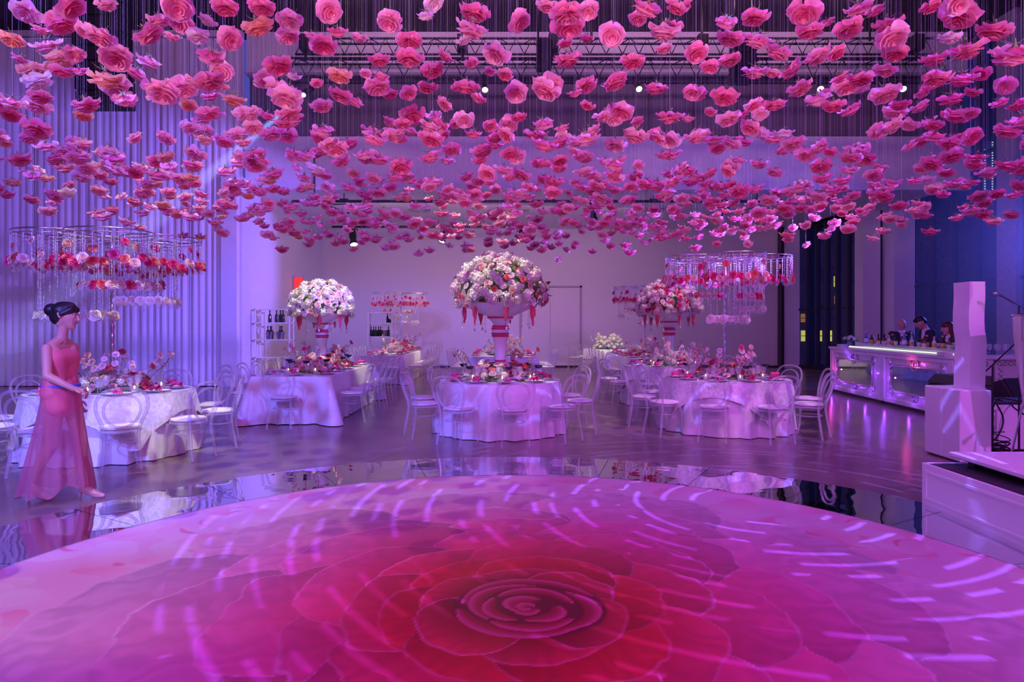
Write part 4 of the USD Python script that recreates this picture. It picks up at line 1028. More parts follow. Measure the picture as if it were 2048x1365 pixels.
for x in (-4.5, 2.0, 9.0):
    solo('hanger', tube([(x, 16.35, 8.75), (x, 16.35, ZT)], 0.03, 6), 'black_metal', 'black pipe holding the upper truss to the ceiling, ' + {-4.5: 'near its left end', 2.0: 'at its middle', 9.0: 'near its right end'}[x], 'hanger')
cabinets('line_array', -8.6, 13.6, 8.3, 7, 1.0, 'black hanging column of loudspeaker boxes behind the roses at upper left')
cabinets('line_array', 0.75, 15.2, 8.2, 2, 0.35, 'small black loudspeaker hanging from the truss at the hall centre')
cabinets('line_array', 5.4, 15.2, 8.2, 3, 0.5, 'black loudspeaker hanging from the truss in its right half')
r = thing('pipe_drop', 'black vertical pipe dropping from the bulkhead to the long lighting track', 'pipe', (-5.25, 17.27, 4.95))
part(r, 'pipe', tube([(0, 0, 0), (0, 0, 1.25)], 0.025, 6), 'black_metal', True)
part(r, 'foot_bracket', join([tube([(0, 0, 0.05), (0.25, 0.2, -0.12), (0.8, 0.5, -0.3)], 0.022, 6), tube([(0.25, 0.2, -0.12), (0.75, 0.45, -0.05)], 0.016, 6)]), 'black_metal', True)

# ------------------------------------------------------------------ white drapes in front of the left wall
def drape_mesh(w, h, seed):
    rs = np.random.RandomState(seed)
    n = 90
    x = np.linspace(-w / 2, w / 2, n)
    ph = np.cumsum(0.6 + 0.5 * rs.rand(n)) * 0.62
    rows = []
    for t in np.linspace(0, 1, 5):
        y = 0.018 * np.sin(ph) * (0.7 + 0.3 * t) + 0.012 * np.sin(ph * 0.37 + 3 * t)
        rows.append(np.stack([x + 0.01 * np.cos(ph * 2), y, np.full(n, h * (1 - t) + 0.02)], -1))
    return grid(np.stack(rows))
for k, nm in enumerate(['leftmost panel', 'second panel from the left', 'third panel', 'fourth panel', 'last panel, beside the rear room']):
    w = 1.34
    t = thing('drape', 'floor-length white drape lit blue, ' + nm, 'curtain', (-13.05 + k * w, 16.85, 0))
    part(t, 'fabric', drape_mesh(w, 9.0, 40 + k), 'drape', True)
    part(t, 'top_rail', tube([(-w / 2, 0, 9.05), (w / 2, 0, 9.05)], 0.03, 8), 'silver', True)
# ------------------------------------------------------------------ the bar: two panelled units with mirrors, a lit riser, bottles
BX0, BY0, BX1, BY1 = 7.68, 15.7, 7.36, 10.85        # the front foot line of the bar, from its far to its near end
bL = math.hypot(BX1 - BX0, BY1 - BY0)
BANG = math.atan2(BY1 - BY0, BX1 - BX0)             # along the bar, towards the camera; its front faces -y of the local frame turned by BANG
def bar_unit(s0, label, purple):
    """A white bar front 2.42 m long in local coordinates: x along, y into the bar, z up."""
    t = thing('bar_counter', label, 'bar', (BX0 + s0 * math.cos(BANG), BY0 + s0 * math.sin(BANG), 0), BANG)
    W = 2.42
    part(t, 'plinth', box(0.03, W - 0.03, 0.05, 0.62, 0.0, 0.06), 'black_metal')
    part(t, 'body', box(0.0, W, 0.05, 0.65, 0.06, 1.03, 0.008), 'white_gloss')
    part(t, 'counter_top', box(-0.02, W + 0.02, -0.03, 0.70, 1.03, 1.085, 0.01), 'white_gloss')
    part(t, 'base_rail', box(0.0, W, 0.0, 0.05, 0.06, 0.16, 0.012), 'white_gloss')
    part(t, 'top_rail', box(0.0, W, 0.0, 0.05, 0.95, 1.03, 0.012), 'white_gloss')
    for x in (0.0, W - 0.15): part(t, 'pilaster', box(x, x + 0.15, -0.005, 0.05, 0.06, 1.03, 0.015), 'white_gloss')
    # ornate rectangular mirror
    x0, x1, z0, z1 = 0.37, W - 0.37, 0.30, 0.82
    part(t, 'mirror', box(x0, x1, 0.025, 0.05, z0, z1), 'bar_mirror')
    fr = [(x0, 0.02, z0), (x1, 0.02, z0), (x1, 0.02, z1), (x0, 0.02, z1)]
    path = []
    for (a, b) in zip(fr, fr[1:] + fr[:1]):
        a, b = np.array(a), np.array(b)
        for q in np.linspace(0.08, 0.92, 8): path.append(a * (1 - q) + b * q)
    part(t, 'mirror_frame', tube(path, 0.022, 6, closed=True), 'silver', True)
    cx, cz = (x0 + x1) / 2, (z0 + z1) / 2
    for (px, pz, sc) in ((x0 - 0.02, z0 - 0.02, 1), (x1 + 0.02, z0 - 0.02, 1), (x0 - 0.02, z1 + 0.02, 1), (x1 + 0.02, z1 + 0.02, 1), (cx, z1 + 0.05, 1.7), (cx, z0 - 0.06, 1.2)):
        a = np.linspace(0, 4.4 * PI, 40); r = 0.012 + 0.075 * a / a[-1]
        sgn = 1 if px < cx else -1
        part(t, 'scroll', tube(np.stack([px + sc * sgn * r * np.cos(a), np.full(40, 0.03), pz + sc * r * np.sin(a) * (1 if pz > cz else -1)], 1), 0.010 * sc, 5), 'silver', True)
    for x in (0.19, W - 0.19):
        for z in (0.20, 0.91):
            a = np.linspace(0, 2 * PI, 17)[:-1]
            part(t, 'corner_rosette', join([lathe([(0, 0.02), (0.02, 0.018), (0.04, 0.008), (0.055, 0.0)], 10)]), 'white_gloss', True, loc=(x, 0.048, z), rot=(PI / 2, 0, 0))
    for i, (x, z) in enumerate(purple):
        part(t, 'led_puck', lathe([(0.0, 0.012), (0.018, 0.010), (0.022, 0.0)], 10), 'led_purple', True, loc=(x, 0.046, z), rot=(PI / 2, 0, 0))
    return t
b1 = bar_unit(0.0, 'white bar unit at the far end of the bar, dark reflections in its ornate mirror', [(0.30, 0.86), (0.36, 0.30), (2.10, 0.86), (2.05, 0.28), (1.2, 0.27)])
b2 = bar_unit(2.44, 'white bar unit nearer the loudspeaker, with a large ornate mirror', [(0.30, 0.86), (0.32, 0.30), (1.1, 0.24), (2.10, 0.86), (1.5, 0.88)])
for k in range(5):
    part(b2, 'carving', tube([(2.435, 0.12 + k * 0.10 + 0.036 * math.cos(a), 0.965 + 0.03 * math.sin(a)) for a in np.linspace(0, 2 * PI, 11)[:-1]], 0.008, 5, closed=True), 'silver', True)
for k in range(8):
    part(b2, 'carving', tube([(2.435, 0.11 + 0.036 * math.cos(a), 0.14 + k * 0.10 + 0.036 * math.sin(a)) for a in np.linspace(0, 2 * PI, 11)[:-1]], 0.008, 5, closed=True), 'silver', True)
for k, (s, z) in enumerate([(0.28, 0.55), (0.34, 0.22), (1.2, 0.21), (2.14, 0.60), (0.9, 0.90), (2.0, 0.22), (2.72, 0.55), (2.80, 0.22), (3.6, 0.88), (4.55, 0.55), (3.7, 0.21), (4.4, 0.22)]):
    px, py = BX0 + s * math.cos(BANG) + 0.10 * math.sin(BANG), BY0 + s * math.sin(BANG) - 0.10 * math.cos(BANG)
    l = UsdLux.SphereLight.Define(stage, '/World/bar_led_%d' % k)
    l.AddTranslateOp().Set(Gf.Vec3d(px, py, z)); l.CreateRadiusAttr(0.012); l.CreateIntensityAttr(0.32); l.CreateColorAttr(Gf.Vec3f(0.28, 0.05, 1.0) if k not in (0, 8) else Gf.Vec3f(1.0, 0.06, 0.4)); l.CreateNormalizeAttr(True)
def barpt(s, d, z): return (BX0 + s * math.cos(BANG) - d * math.sin(BANG), BY0 + s * math.sin(BANG) + d * math.cos(BANG), z)
t = thing('lit_riser', 'clear acrylic riser on the bar with a sparkling lit front edge', 'bar riser', barpt(0.72, 0.10, 1.087), BANG)
part(t, 'shelf', join([box(0, 3.95, 0.05, 0.5, 0.0, 0.03, 0.004), box(0, 3.95, 0.20, 0.6, 0.05, 0.065, 0.004)]), 'acrylic')
part(t, 'back_panel', box(0, 3.95, 0.19, 0.20, 0.03, 0.11), 'acrylic')
for k in range(64):
    part(t, 'led_bead', ball(0.018, 6, (0, 0, 0)), 'led_white', True, loc=(0.03 + k * 0.0617, 0.03, 0.022))

def bottle_mesh(r, h, neck):
    return lathe([(0, 0), (r, 0), (r * 1.02, 0.01), (r, h * 0.56), (r * 0.8, h * 0.64), (neck, h * 0.72), (neck, h * 0.94), (neck * 1.25, h * 0.945), (neck * 1.25, h), (0, h)], 12)
BOT = {}
def bottle(pos, kind, label, group, s=1.0):
    if kind not in BOT:
        glassm, lab = {'green': ('bottle_green', 'label_cream'), 'amber': ('bottle_amber', 'label_cream'), 'clear': ('bottle_clear', 'label_gold'), 'blue': ('bottle_blue', 'porcelain'), 'champagne': ('bottle_green', 'label_gold'), 'dark': ('bottle_green', None)}[kind]
        r, h, nk = {'green': (0.034, 0.25, 0.012), 'amber': (0.036, 0.22, 0.012), 'clear': (0.037, 0.24, 0.013), 'blue': (0.040, 0.31, 0.014), 'champagne': (0.040, 0.26, 0.014), 'dark': (0.045, 0.33, 0.015)}[kind]
        t = thing('bottle', label, 'bottle', pos, 0, group)
        part(t, 'glass', bottle_mesh(r, h, nk), glassm, 40)
        if lab: part(t, 'paper_label', lathe([(r * 1.03, h * 0.18), (r * 1.035, h * 0.2), (r * 1.035, h * 0.46), (r * 1.03, h * 0.48)], 12), lab, 40)
        part(t, 'cap', lathe([(0, h * 0.90), (nk * 1.4, h * 0.90), (nk * 1.4, h * 1.01), (0, h * 1.012)], 10), {'clear': 'label_gold', 'blue': 'silver', 'champagne': 'label_gold'}.get(kind, 'black_metal'), 40)
        BOT[kind] = t
        return t
    return copy(BOT[kind], label, pos, 0, group)
rsb = np.random.RandomState(12)
KN = {'green': 'green wine bottle', 'amber': 'amber spirits bottle', 'clear': 'clear bottle with gold label', 'blue': 'tall blue bottle', 'champagne': 'gold-topped dark bottle'}
seq = ['blue', 'clear', 'champagne', 'green', 'amber', 'green', 'amber', 'champagne', 'clear', 'amber', 'green', 'champagne', 'blue', 'blue', 'clear', 'amber', 'green', 'champagne', 'amber', 'green', 'clear', 'amber', 'champagne', 'green', 'amber', 'clear', 'green', 'amber']
for k, kd in enumerate(seq):
    s = 0.95 + k * 0.132
    p = barpt(s, 0.40 + 0.12 * (k % 2) + 0.02 * rsb.randn(), 1.152)
    bottle(p, kd, KN[kd] + ' standing on the lit riser of the bar', KN[kd] + 's on the bar')
for k, (s, lab) in enumerate([(0.55, 'white and green flower posy at the far end of the bar top'), (4.72, 'white and green flower posy at the near corner of the bar')]):
    rs = np.random.RandomState(50 + k)
    t = thing('flower_posy', lab, 'flower arrangement', barpt(s, 0.22, 1.087))
    part(t, 'vase', lathe([(0, 0), (0.05, 0), (0.06, 0.06), (0.05, 0.12), (0.045, 0.12), (0.0, 0.11)], 14), 'glass', True)
    for i in range(26):
        a, q = i * 2.4, math.sqrt((i + 0.5) / 26)
        d = np.array([q * math.cos(a), q * math.sin(a), 1.1 - 0.7 * q])
        if i % 3 == 0: refpart(t, 'leaf', 'leaf', 'leaf_green', (0, 0, 0.12), (0, -1.2 + q, a), 0.2)
        else: flower(t, rs, np.array([0, 0, 0.13]) + d * 0.14, d, 0.034, [('open_flower', 'petal_white', 1.0), ('flower_cluster', 'petal_white', 0.9)])
t = thing('napkin_stack', 'folded pale napkins lying on the far end of the bar', 'napkin', barpt(0.20, 0.2, 1.087), BANG)
for k in range(5): part(t, 'napkin', box(-0.10, 0.10, -0.08, 0.08, k * 0.012, k * 0.012 + 0.010, 0.003), 'porcelain')
t = thing('napkin_stack', 'folded pale napkins beside the posy at the near corner of the bar', 'napkin', barpt(4.60, 0.02, 1.087), BANG)
for k in range(5): part(t, 'napkin', box(-0.10, 0.10, -0.08, 0.08, k * 0.012, k * 0.012 + 0.010, 0.003), 'porcelain')

# the near return of the bar, with black scrollwork on a lit white front
t = thing('return_bar', 'short bar facing the stage, white front with carved lattice and dark scrolls', 'bar', (8.06, 10.78, 0))
W = 1.3
part(t, 'body', box(0.0, W, 0.05, 0.6, 0.05, 1.03, 0.008), 'white_gloss')
part(t, 'counter_top', box(-0.02, W + 0.02, -0.03, 0.62, 1.03, 1.085, 0.01), 'white_gloss')
part(t, 'plinth', box(0.02, W - 0.02, 0.06, 0.55, 0.0, 0.05), 'black_metal')
for k in range(13):                                                   # carved border of small ovals
    part(t, 'carving', tube([(0.05 + k * 0.097 + 0.036 * math.cos(a), 0.045, 0.965 + 0.03 * math.sin(a)) for a in np.linspace(0, 2 * PI, 11)[:-1]], 0.008, 5, closed=True), 'silver', True)
for k in range(9):
    part(t, 'carving', tube([(0.075 + 0.036 * math.cos(a), 0.045, 0.14 + k * 0.095 + 0.036 * math.sin(a)) for a in np.linspace(0, 2 * PI, 11)[:-1]], 0.008, 5, closed=True), 'silver', True)
for sx in (0.52, 0.85):
    for up in (1, -1):
        a = np.linspace(0, 3.6 * PI, 40); r = 0.03 + 0.15 * (a / a[-1]) ** 1.3
        part(t, 'scroll', tube(np.stack([sx + (1 if sx > 0.6 else -1) * r * np.cos(a), np.full(40, 0.04), 0.55 + up * (0.14 + r * np.sin(a) * 0.7)], 1), 0.013, 5), 'black_metal', True)
# glasses drying on the return bar
gob = lathe([(0.0, 0.0), (0.034, 0.0), (0.034, 0.004), (0.005, 0.01), (0.004, 0.085), (0.02, 0.10), (0.038, 0.13), (0.040, 0.165), (0.033, 0.20), (0.031, 0.20), (0.037, 0.165), (0.035, 0.132), (0.018, 0.106), (0.0, 0.10)], 12)
GOB = None
def goblet(pos, label, group, s=1.0):
    global GOB
    if GOB is None:
        GOB = thing('wine_glass', label, 'glass', group=group)
        part(GOB, 'bowl', (gob[0] * 1.0, gob[1]), 'glass', True)
        xf = UsdGeom.Xformable(GOB); xf.ClearXformOpOrder(); xf.AddTransformOp(opSuffix='first').Set(Gf.Matrix4d(1).SetTranslate(Gf.Vec3d(*pos)))
        return GOB
    return copy(GOB, label, pos, 0, group, scale=s)
for k in range(14):
    goblet((8.14 + (k % 7) * 0.15, 10.92 + 0.16 * (k // 7), 1.086), 'stemmed wine glass among the rows on the short return bar', 'wine glasses on the return bar')
bottle((8.70, 11.2, 1.086), 'clear', 'lone clear bottle among the glasses on the short return bar', 'bottles on the return bar')

# ------------------------------------------------------------------ white loudspeaker tower on its bass box
t = thing('bass_box', 'large white box loudspeaker under the white column, beside the stage', 'loudspeaker', (5.22, 7.57, 0))
part(t, 'cabinet', box(0.0, 0.372, 0.0, 0.33, 0.015, 0.855, 0.012), 'spandex')
part(t, 'cabinet', box(0.0, 0.365, 0.335, 0.66, 0.015, 0.855, 0.012), 'spandex')
part(t, 'feet', join([box(x, x + 0.05, y, y + 0.05, 0, 0.015) for x in (0.03, 0.28) for y in (0.03, 0.56)]), 'black_rubber')
t = thing('column_speaker', 'tall slim white column loudspeaker standing on the white bass box', 'loudspeaker', (5.405, 7.68, 0.855))
cx = [(0.0, 0.0), (0.12, 0.0), (0.25, 0.004), (0.38, 0.010), (0.46, 0.016), (0.54, 0.018), (0.62, 0.008), (0.70, -0.006), (0.80, -0.012), (0.92, -0.010), (1.02, -0.004), (1.12, 0.0), (1.275, 0.0)]
ring4 = [(0, 0), (0.185, 0), (0.185, 0.28), (0, 0.28)]
rows = np.array([[(x + d + (0.004 if (0.1 < z < 1.2) else 0), y, z) for x, y in ring4 + ring4[:1]] for z, d in cx])
cap = np.array([[(0.0925, 0.14, 1.275)] * 5, rows[-1]])
part(t, 'spandex_cover', join([grid(rows), grid(cap, True)]), 'spandex', 35)
part(t, 'foot', box(-0.01, 0.195, -0.01, 0.29, 0.0, 0.012, 0.003), 'spandex')

# ------------------------------------------------------------------ stage
SX = 3.71
t = thing('stage', 'low white panelled stage at the edge of the mirror ring', 'stage', (SX, 0, 0))
part(t, 'deck', box(0.02, 4.6, 1.2, 5.87, 0.33, 0.37, 0.004), 'black_fabric')
for k in range(3):
    y0, y1 = 5.89 - (k + 1) * 1.55, 5.89 - k * 1.55
    part(t, 'front_panel', box(0.0, 0.03, y0 + 0.004, y1 - 0.004, 0.0, 0.375, 0.005), 'white_paint')
    for a, b, c, d in ((y0 + 0.06, y1 - 0.06, 0.29, 0.32), (y0 + 0.06, y1 - 0.06, 0.06, 0.085), (y0 + 0.06, y0 + 0.09, 0.085, 0.29), (y1 - 0.09, y1 - 0.06, 0.085, 0.29)):
        part(t, 'moulding', box(-0.014, 0.002, a, b, c, d, 0.005), 'white_paint')
part(t, 'side_panel', box(0.03, 4.6, 5.86, 5.89, 0.0, 0.375, 0.005), 'white_paint')
t = thing('drum_riser', 'white padded riser slab with a dark gap beneath, lying on the stage', 'riser', (3.92, 4.9, 0.372))
part(t, 'slab', mani(m3.Manifold.hull_points(np.array([(x, y, z) for z, e in ((0.065, 0.0), (0.075, 0.012), (0.10, 0.012), (0.108, 0.0)) for x, y in ((0.02 - e, 0.94 + e), (-e, e * 0), (0.9, -0.55), (2.2, -0.55), (2.2, 0.94 + e))]))), 'white_paint')
for x, y in ((0.10, 0.75), (0.35, 0.10), (1.6, 0.75)): part(t, 'leg', box(x, x + 0.08, y, y + 0.08, 0, 0.066), 'black_metal')
t = thing('stage_monitor', 'low black stage monitor lying on the stage at the picture edge', 'loudspeaker', (3.98, 4.55, 0.372), -0.5)
part(t, 'cabinet', mani(m3.Manifold.hull_points(np.array([(x, y, z) for x in (0, 0.5) for y, z in ((0, 0), (0.30, 0), (0.30, 0.05), (0.06, 0.20), (0.0, 0.16))]))), 'black_fabric')
part(t, 'grille', mani(m3.Manifold.hull_points(np.array([(x, y, z) for x in (0.03, 0.47) for y, z in ((0.30, 0.062), (0.07, 0.204), (0.08, 0.18), (0.29, 0.05))]))), 'black_metal')
t = thing('monitor_wedge', 'black wedge stage monitor in front of the return bar', 'loudspeaker', (6.95, 8.95, 0.0), 0.3)
prof = np.array([(0, 0), (0.55, 0), (0.55, 0.30), (0.30, 0.62), (0.0, 0.55)])
part(t, 'stand', box(0.03, 0.62, 0.03, 0.5, 0, 0.42, 0.01), 'black_fabric')
part(t, 'cabinet', mani(m3.Manifold.hull_points(np.array([(x, y, z + 0.42) for x in (0, 0.68) for y, z in ((0, 0), (0.52, 0), (0.52, 0.30), (0.22, 0.42), (0.0, 0.08))]))), 'black_fabric')
part(t, 'grille', mani(m3.Manifold.hull_points(np.array([(x, y, z + 0.42) for x in (0.04, 0.64) for y, z in ((-0.012, 0.10), (0.21, 0.44), (0.22, 0.42), (0.0, 0.08))]))), 'black_metal')
t = thing('equipment_case', 'black equipment case behind the white loudspeaker tower', 'case', (6.06, 9.0, 0))
part(t, 'body', box(0, 0.62, 0, 0.5, 0.02, 0.78, 0.03), 'black_fabric')
part(t, 'lid', mani(m3.Manifold.hull_points(np.array([(0, 0, 0.78), (0.62, 0, 0.78), (0.62, 0.5, 0.78), (0, 0.5, 0.78), (0.12, 0.05, 0.9), (0.62, 0.05, 0.9), (0.62, 0.5, 0.9), (0.12, 0.5, 0.9)]))), 'black_fabric')
part(t, 'corner', ball(0.02, 8, (0.02, 0.02, 0.76)), 'silver', True)
t = thing('white_crate', 'white covered crate among cables behind the stage', 'case', (5.70, 8.3, 0))
part(t, 'body', box(0, 1.2, 0, 0.55, 0.02, 0.60, 0.015), 'spandex')
part(t, 'lid', box(-0.01, 1.21, -0.01, 0.56, 0.60, 0.63, 0.008), 'black_fabric')

def mic_stand(x, y, z0, h, boom, label, mic_mat='silver'):
    t = thing('microphone_stand', label, 'microphone stand', (x, y, z0))
    for k in range(3):
        a = k * 2 * PI / 3 + 0.4
        part(t, 'leg', tube([(0, 0, 0.12), (0.28 * math.cos(a), 0.28 * math.sin(a), 0.008)], 0.009, 6), 'black_metal', True)
    part(t, 'pole', tube([(0, 0, 0.08), (0, 0, h * 0.55), (0, 0, h)], [0.013, 0.013, 0.009], 8), 'black_metal', True)
    part(t, 'clutch', tube([(0, 0, h * 0.55), (0, 0, h * 0.55 + 0.06)], 0.02, 8), 'black_metal', True)
    if boom is not None:
        b = np.array(boom)
        part(t, 'boom', tube([np.array([0, 0, h]) - b * 0.35, np.array([0, 0, h]), np.array([0, 0, h]) + b], 0.008, 6), 'black_metal', True)
        e = np.array([0, 0, h]) + b; u = b / np.linalg.norm(b)
        part(t, 'microphone', tube([e - u * 0.02, e + u * 0.13, e + u * 0.14, e + u * 0.19], [0.012, 0.017, 0.026, 0.022], 10), mic_mat, True)
    return t
mic_stand(5.84, 7.9, 0.0, 1.13, (0.12, -0.22, 0.28), 'black microphone stand with short boom, just right of the white column')
mic_stand(6.25, 7.3, 0.0, 1.05, (-0.22, -0.1, -0.05), 'black microphone stand beside the cable pile, boom lowered')
mic_stand(5.82, 6.6, 0.0, 1.16, (-0.24, -0.1, -0.16), 'black microphone stand at the picture edge beside the silver drum', 'black_metal')
t = thing('boom_microphone', 'silver microphone on a raised thin boom above the silver drum', 'microphone', (5.55, 7.45, 0.0))
e = np.array([0.0, 0.0, 2.02])
for k in range(3):
    a = k * 2 * PI / 3 + 0.4
    part(t, 'leg', tube([(0.30, 0.05, 0.12), (0.30 + 0.25 * math.cos(a), 0.05 + 0.25 * math.sin(a), 0.008)], 0.009, 6), 'black_metal', True)
part(t, 'pole', tube([(0.30, 0.05, 0.08), (0.30, 0.05, 1.2), (0.30, 0.05, 1.84)], [0.012, 0.010, 0.008], 8), 'black_metal', True)
part(t, 'boom', tube([(0.40, 0.08, 1.79), (0.30, 0.05, 1.84), (0.22, 0.03, 1.875)], 0.007, 6), 'silver', True)
part(t, 'microphone', tube([(0.22, 0.03, 1.875), (0.05, 0.0, 1.955), (0.02, 0.0, 1.968), (-0.02, 0.0, 1.985)], [0.011, 0.014, 0.022, 0.018], 10), 'silver', True)
t = thing('conga_drum', 'tall shiny silver drum cut off by the right edge of view', 'drum', (5.62, 6.95, 0.0))
part(t, 'shell', lathe([(0.0, 0.62), (0.10, 0.62), (0.125, 0.75), (0.17, 1.1), (0.205, 1.50), (0.21, 1.70), (0.20, 1.72), (0.0, 1.72)], 28), 'silver', 40)
part(t, 'rim', tube([(0.215 * math.cos(a), 0.215 * math.sin(a), 1.725) for a in np.linspace(0, 2 * PI, 33)[:-1]], 0.012, 6, closed=True), 'chrome', True)
part(t, 'drum_head', lathe([(0, 1.735), (0.19, 1.735), (0.21, 1.725)], 28), 'porcelain', True)
for k in range(6):
    a = k * PI / 3 + 0.2
    part(t, 'lug', tube([(0.212 * math.cos(a), 0.212 * math.sin(a), 1.70), (0.20 * math.cos(a), 0.20 * math.sin(a), 1.45)], 0.008, 5), 'chrome', True)
for k in range(3):
    a = k * 2 * PI / 3 + 0.5
    part(t, 'leg', tube([(0.12 * math.cos(a), 0.12 * math.sin(a), 0.80), (0.26 * math.cos(a), 0.26 * math.sin(a), 0.01)], 0.012, 6), 'chrome', True)
rsc = np.random.RandomState(4)
for k, lab in enumerate(['looped black cable hanging over the white crate in a wide coil', 'black cable curling down beside the white bass box', 'black cable heaped on the floor beside the bass box', 'thin black cable looped in the pile behind the stage', 'black cable trailing from the crate lid to the stage']):
    if k == 0: pts = [(6.1 + 0.02, 7.70, 0.64), (6.02, 7.66, 0.50), (5.93, 7.64, 0.30), (6.02, 7.62, 0.16), (6.16, 7.64, 0.28), (6.20, 7.66, 0.48), (6.14, 7.68, 0.63), (6.5, 7.8, 0.645)]
    elif k == 1: pts = [(6.3, 7.78, 0.645), (5.9, 7.72, 0.64), (5.80, 7.65, 0.45), (5.83, 7.6, 0.2), (5.76, 7.55, 0.03), (5.95, 7.45, 0.02)]
    elif k == 4: pts = [(6.6, 8.4, 0.645), (6.35, 8.25, 0.60), (6.2, 7.6, 0.3), (6.05, 7.5, 0.05), (5.85, 7.2, 0.02), (5.5, 6.4, 0.02)]
    else:
        pts = [(5.95 + 0.16 * math.cos(q * 2.1 + k) + 0.05 * rsc.randn(), 7.42 + 0.10 * math.sin(q * 2.1 + k) + 0.04 * rsc.randn(), 0.015 + 0.02 * q / 2 * (k - 1) + 0.05 * rsc.rand()) for q in range(14)]
    if k != 4: pts = [(x - 0.03, y + 0.52, z) for x, y, z in pts]
    solo('cable', tube(spline(pts, 90), 0.010 if k != 3 else 0.006, 6), 'black_rubber', lab, 'cable', smooth=True)

# ------------------------------------------------------------------ shelves of bottles at the rear left
def shelf_unit(x, y, rz, w, label, top):
    t = thing('shelf_unit', label, 'shelf', (x, y, 0), rz)
    for px in (0, w):
        for py in (0, 0.34):
            part(t, 'post', box(px - 0.018, px + 0.018, py - 0.018, py + 0.018, 0, top, 0.004), 'white_gloss')
    for z in (0.25, 0.72, 1.20, 1.66, top - 0.02):
        part(t, 'shelf_board', box(-0.018, w + 0.018, -0.018, 0.358, z - 0.02, z + 0.005, 0.003), 'white_gloss')
    return t
shelf_unit(-6.95, 17.6, 0.0, 0.92, 'white open shelf unit against the wall beside the drapes, holding bottles', 2.05)
shelf_unit(-4.85, 21.9, 0.0, 0.80, 'small white shelf unit with bottles behind the front long table, by the back wall', 2.02)
def bucket(pos, label):
    t = thing('ice_bucket', label, 'bucket', pos)
    part(t, 'pail', lathe([(0, 0), (0.085, 0), (0.11, 0.2), (0.115, 0.205), (0.105, 0.2), (0.08, 0.02), (0, 0.02)], 18), 'bucket_metal', 40)
    for s in (-1, 1): part(t, 'handle', tube([(s * 0.10, -0.03, 0.16), (s * 0.125, 0, 0.14), (s * 0.10, 0.03, 0.16)], 0.006, 5), 'silver', True)
for k, x in enumerate((-6.42, -6.33, -6.24, -6.62)):
    bottle((x, 17.72 + 0.05 * (k % 2), 1.666), 'dark', 'dark wine bottle on the upper board of the tall shelf beside the drapes', 'dark bottles, upper board of the tall shelf')
for k, x in enumerate((-6.62, -6.33)):
    bucket((x, 17.78, 1.206), ['metal ice bucket on the middle board of the tall shelf, the left one', 'metal ice bucket on the middle board of the tall shelf, the right one'][k])
for k, (x, y) in enumerate(((-6.67, 17.76), (-6.62, 17.82), (-6.57, 17.76), (-6.35, 17.79), (-6.29, 17.76))):
    bottle((x, y, 1.235), 'dark', 'dark bottle standing in an ice bucket on the tall shelf', 'bottles in ice buckets on the tall shelf')
for k, x in enumerate((-4.22, -4.13)):
    bottle((x, 22.05, 1.666), 'dark', 'dark wine bottle on the upper board of the small shelf', 'dark bottles, upper board of the small shelf')
for k, x in enumerate((-4.78, -4.70, -4.62, -4.54, -4.46, -4.2)):
    bottle((x, 22.05 + 0.05 * (k % 2), 1.206), 'dark', 'dark bottle in the row on the middle board of the small shelf', 'dark bottles, middle board of the small shelf')
bucket((-4.32, 22.08, 1.206), 'metal ice bucket on the middle board of the small shelf')

# glowing red exit box on the left wall of the rear room
t = thing('exit_light', 'glowing red upright light box on the wall beside the rear room corner', 'exit light', (XL, 21.0, 2.55))
part(t, 'housing', box(0.0, 0.36, 0.0, 0.06, 0.0, 0.62, 0.01), 'grey_paint')
part(t, 'glowing_face', box(0.06, 0.34, -0.012, 0.0, 0.03, 0.59, 0.004), 'exit_red')

# ------------------------------------------------------------------ the night outside
struct('exterior_ground', box(13.9, 70, -10, 70, -10.2, -10), 'ground_dark')
t = thing('neighbour_building', 'dark neighbouring building with a few lit yellow windows, seen through the glass', 'building', (0, 44, 0))
part(t, 'facade', box(16.5, 27, 0.0, 8, -10, 42), 'facade_dark')
for k in range(9):
    for q in range(12):
        xx, zz = 17.4 + k * 1.05, -6.0 + q * 2.6
        part(t, 'window_recess', box(xx, xx + 0.55, -0.02, 0.02, zz, zz + 1.1), 'dark_glass')
for a, b, c, d, m in ((1601.5, 661.5, 1614.5, 683, 'lit_window'), (1635.5, 661.5, 1643, 683, 'lit_window'), (1659, 661.5, 1663, 683, 'lit_window'), (1667, 553, 1677.5, 574, 'lit_window'), (1601, 628, 1615, 645, 'lit_window_amber'), (1668, 592, 1676, 608, 'lit_window_amber')):
    X0, X1, Z0, Z1 = (a - 1024) / 1300 * 44, (c - 1024) / 1300 * 44, 1.63 - (d - 648) / 1300 * 44, 1.63 - (b - 648) / 1300 * 44
    part(t, 'lit_window', box(X0, X1, -0.08, -0.03, Z0, Z1), m)
    part(t, 'window_bar', join([box(X0, X1, -0.10, -0.08, (Z0 + Z1) / 2 - 0.02, (Z0 + Z1) / 2 + 0.02)]), 'facade_dark')
t = thing('tower_block', 'far dark tower outside with vertical rows of tiny string lights', 'building', (0, 60, 0))
part(t, 'facade', box(37, 52, 0, 8, -10, 60), 'facade_dark')
for x, y0, y1 in ((1911, 275, 410), (1945, 330, 350), (1970, 300, 400), (1985, 285, 400), (1958, 290, 395)):
    n = int((y1 - y0) / 5.2)
    part(t, 'string_light', join([ball(0.075, 5, ((x - 1024) / 1300 * 59.9, -0.1, 1.63 + (648 - (y0 + k * 5.2)) / 1300 * 59.9)) for k in range(n)]), 'led_white', True, kind='stuff')
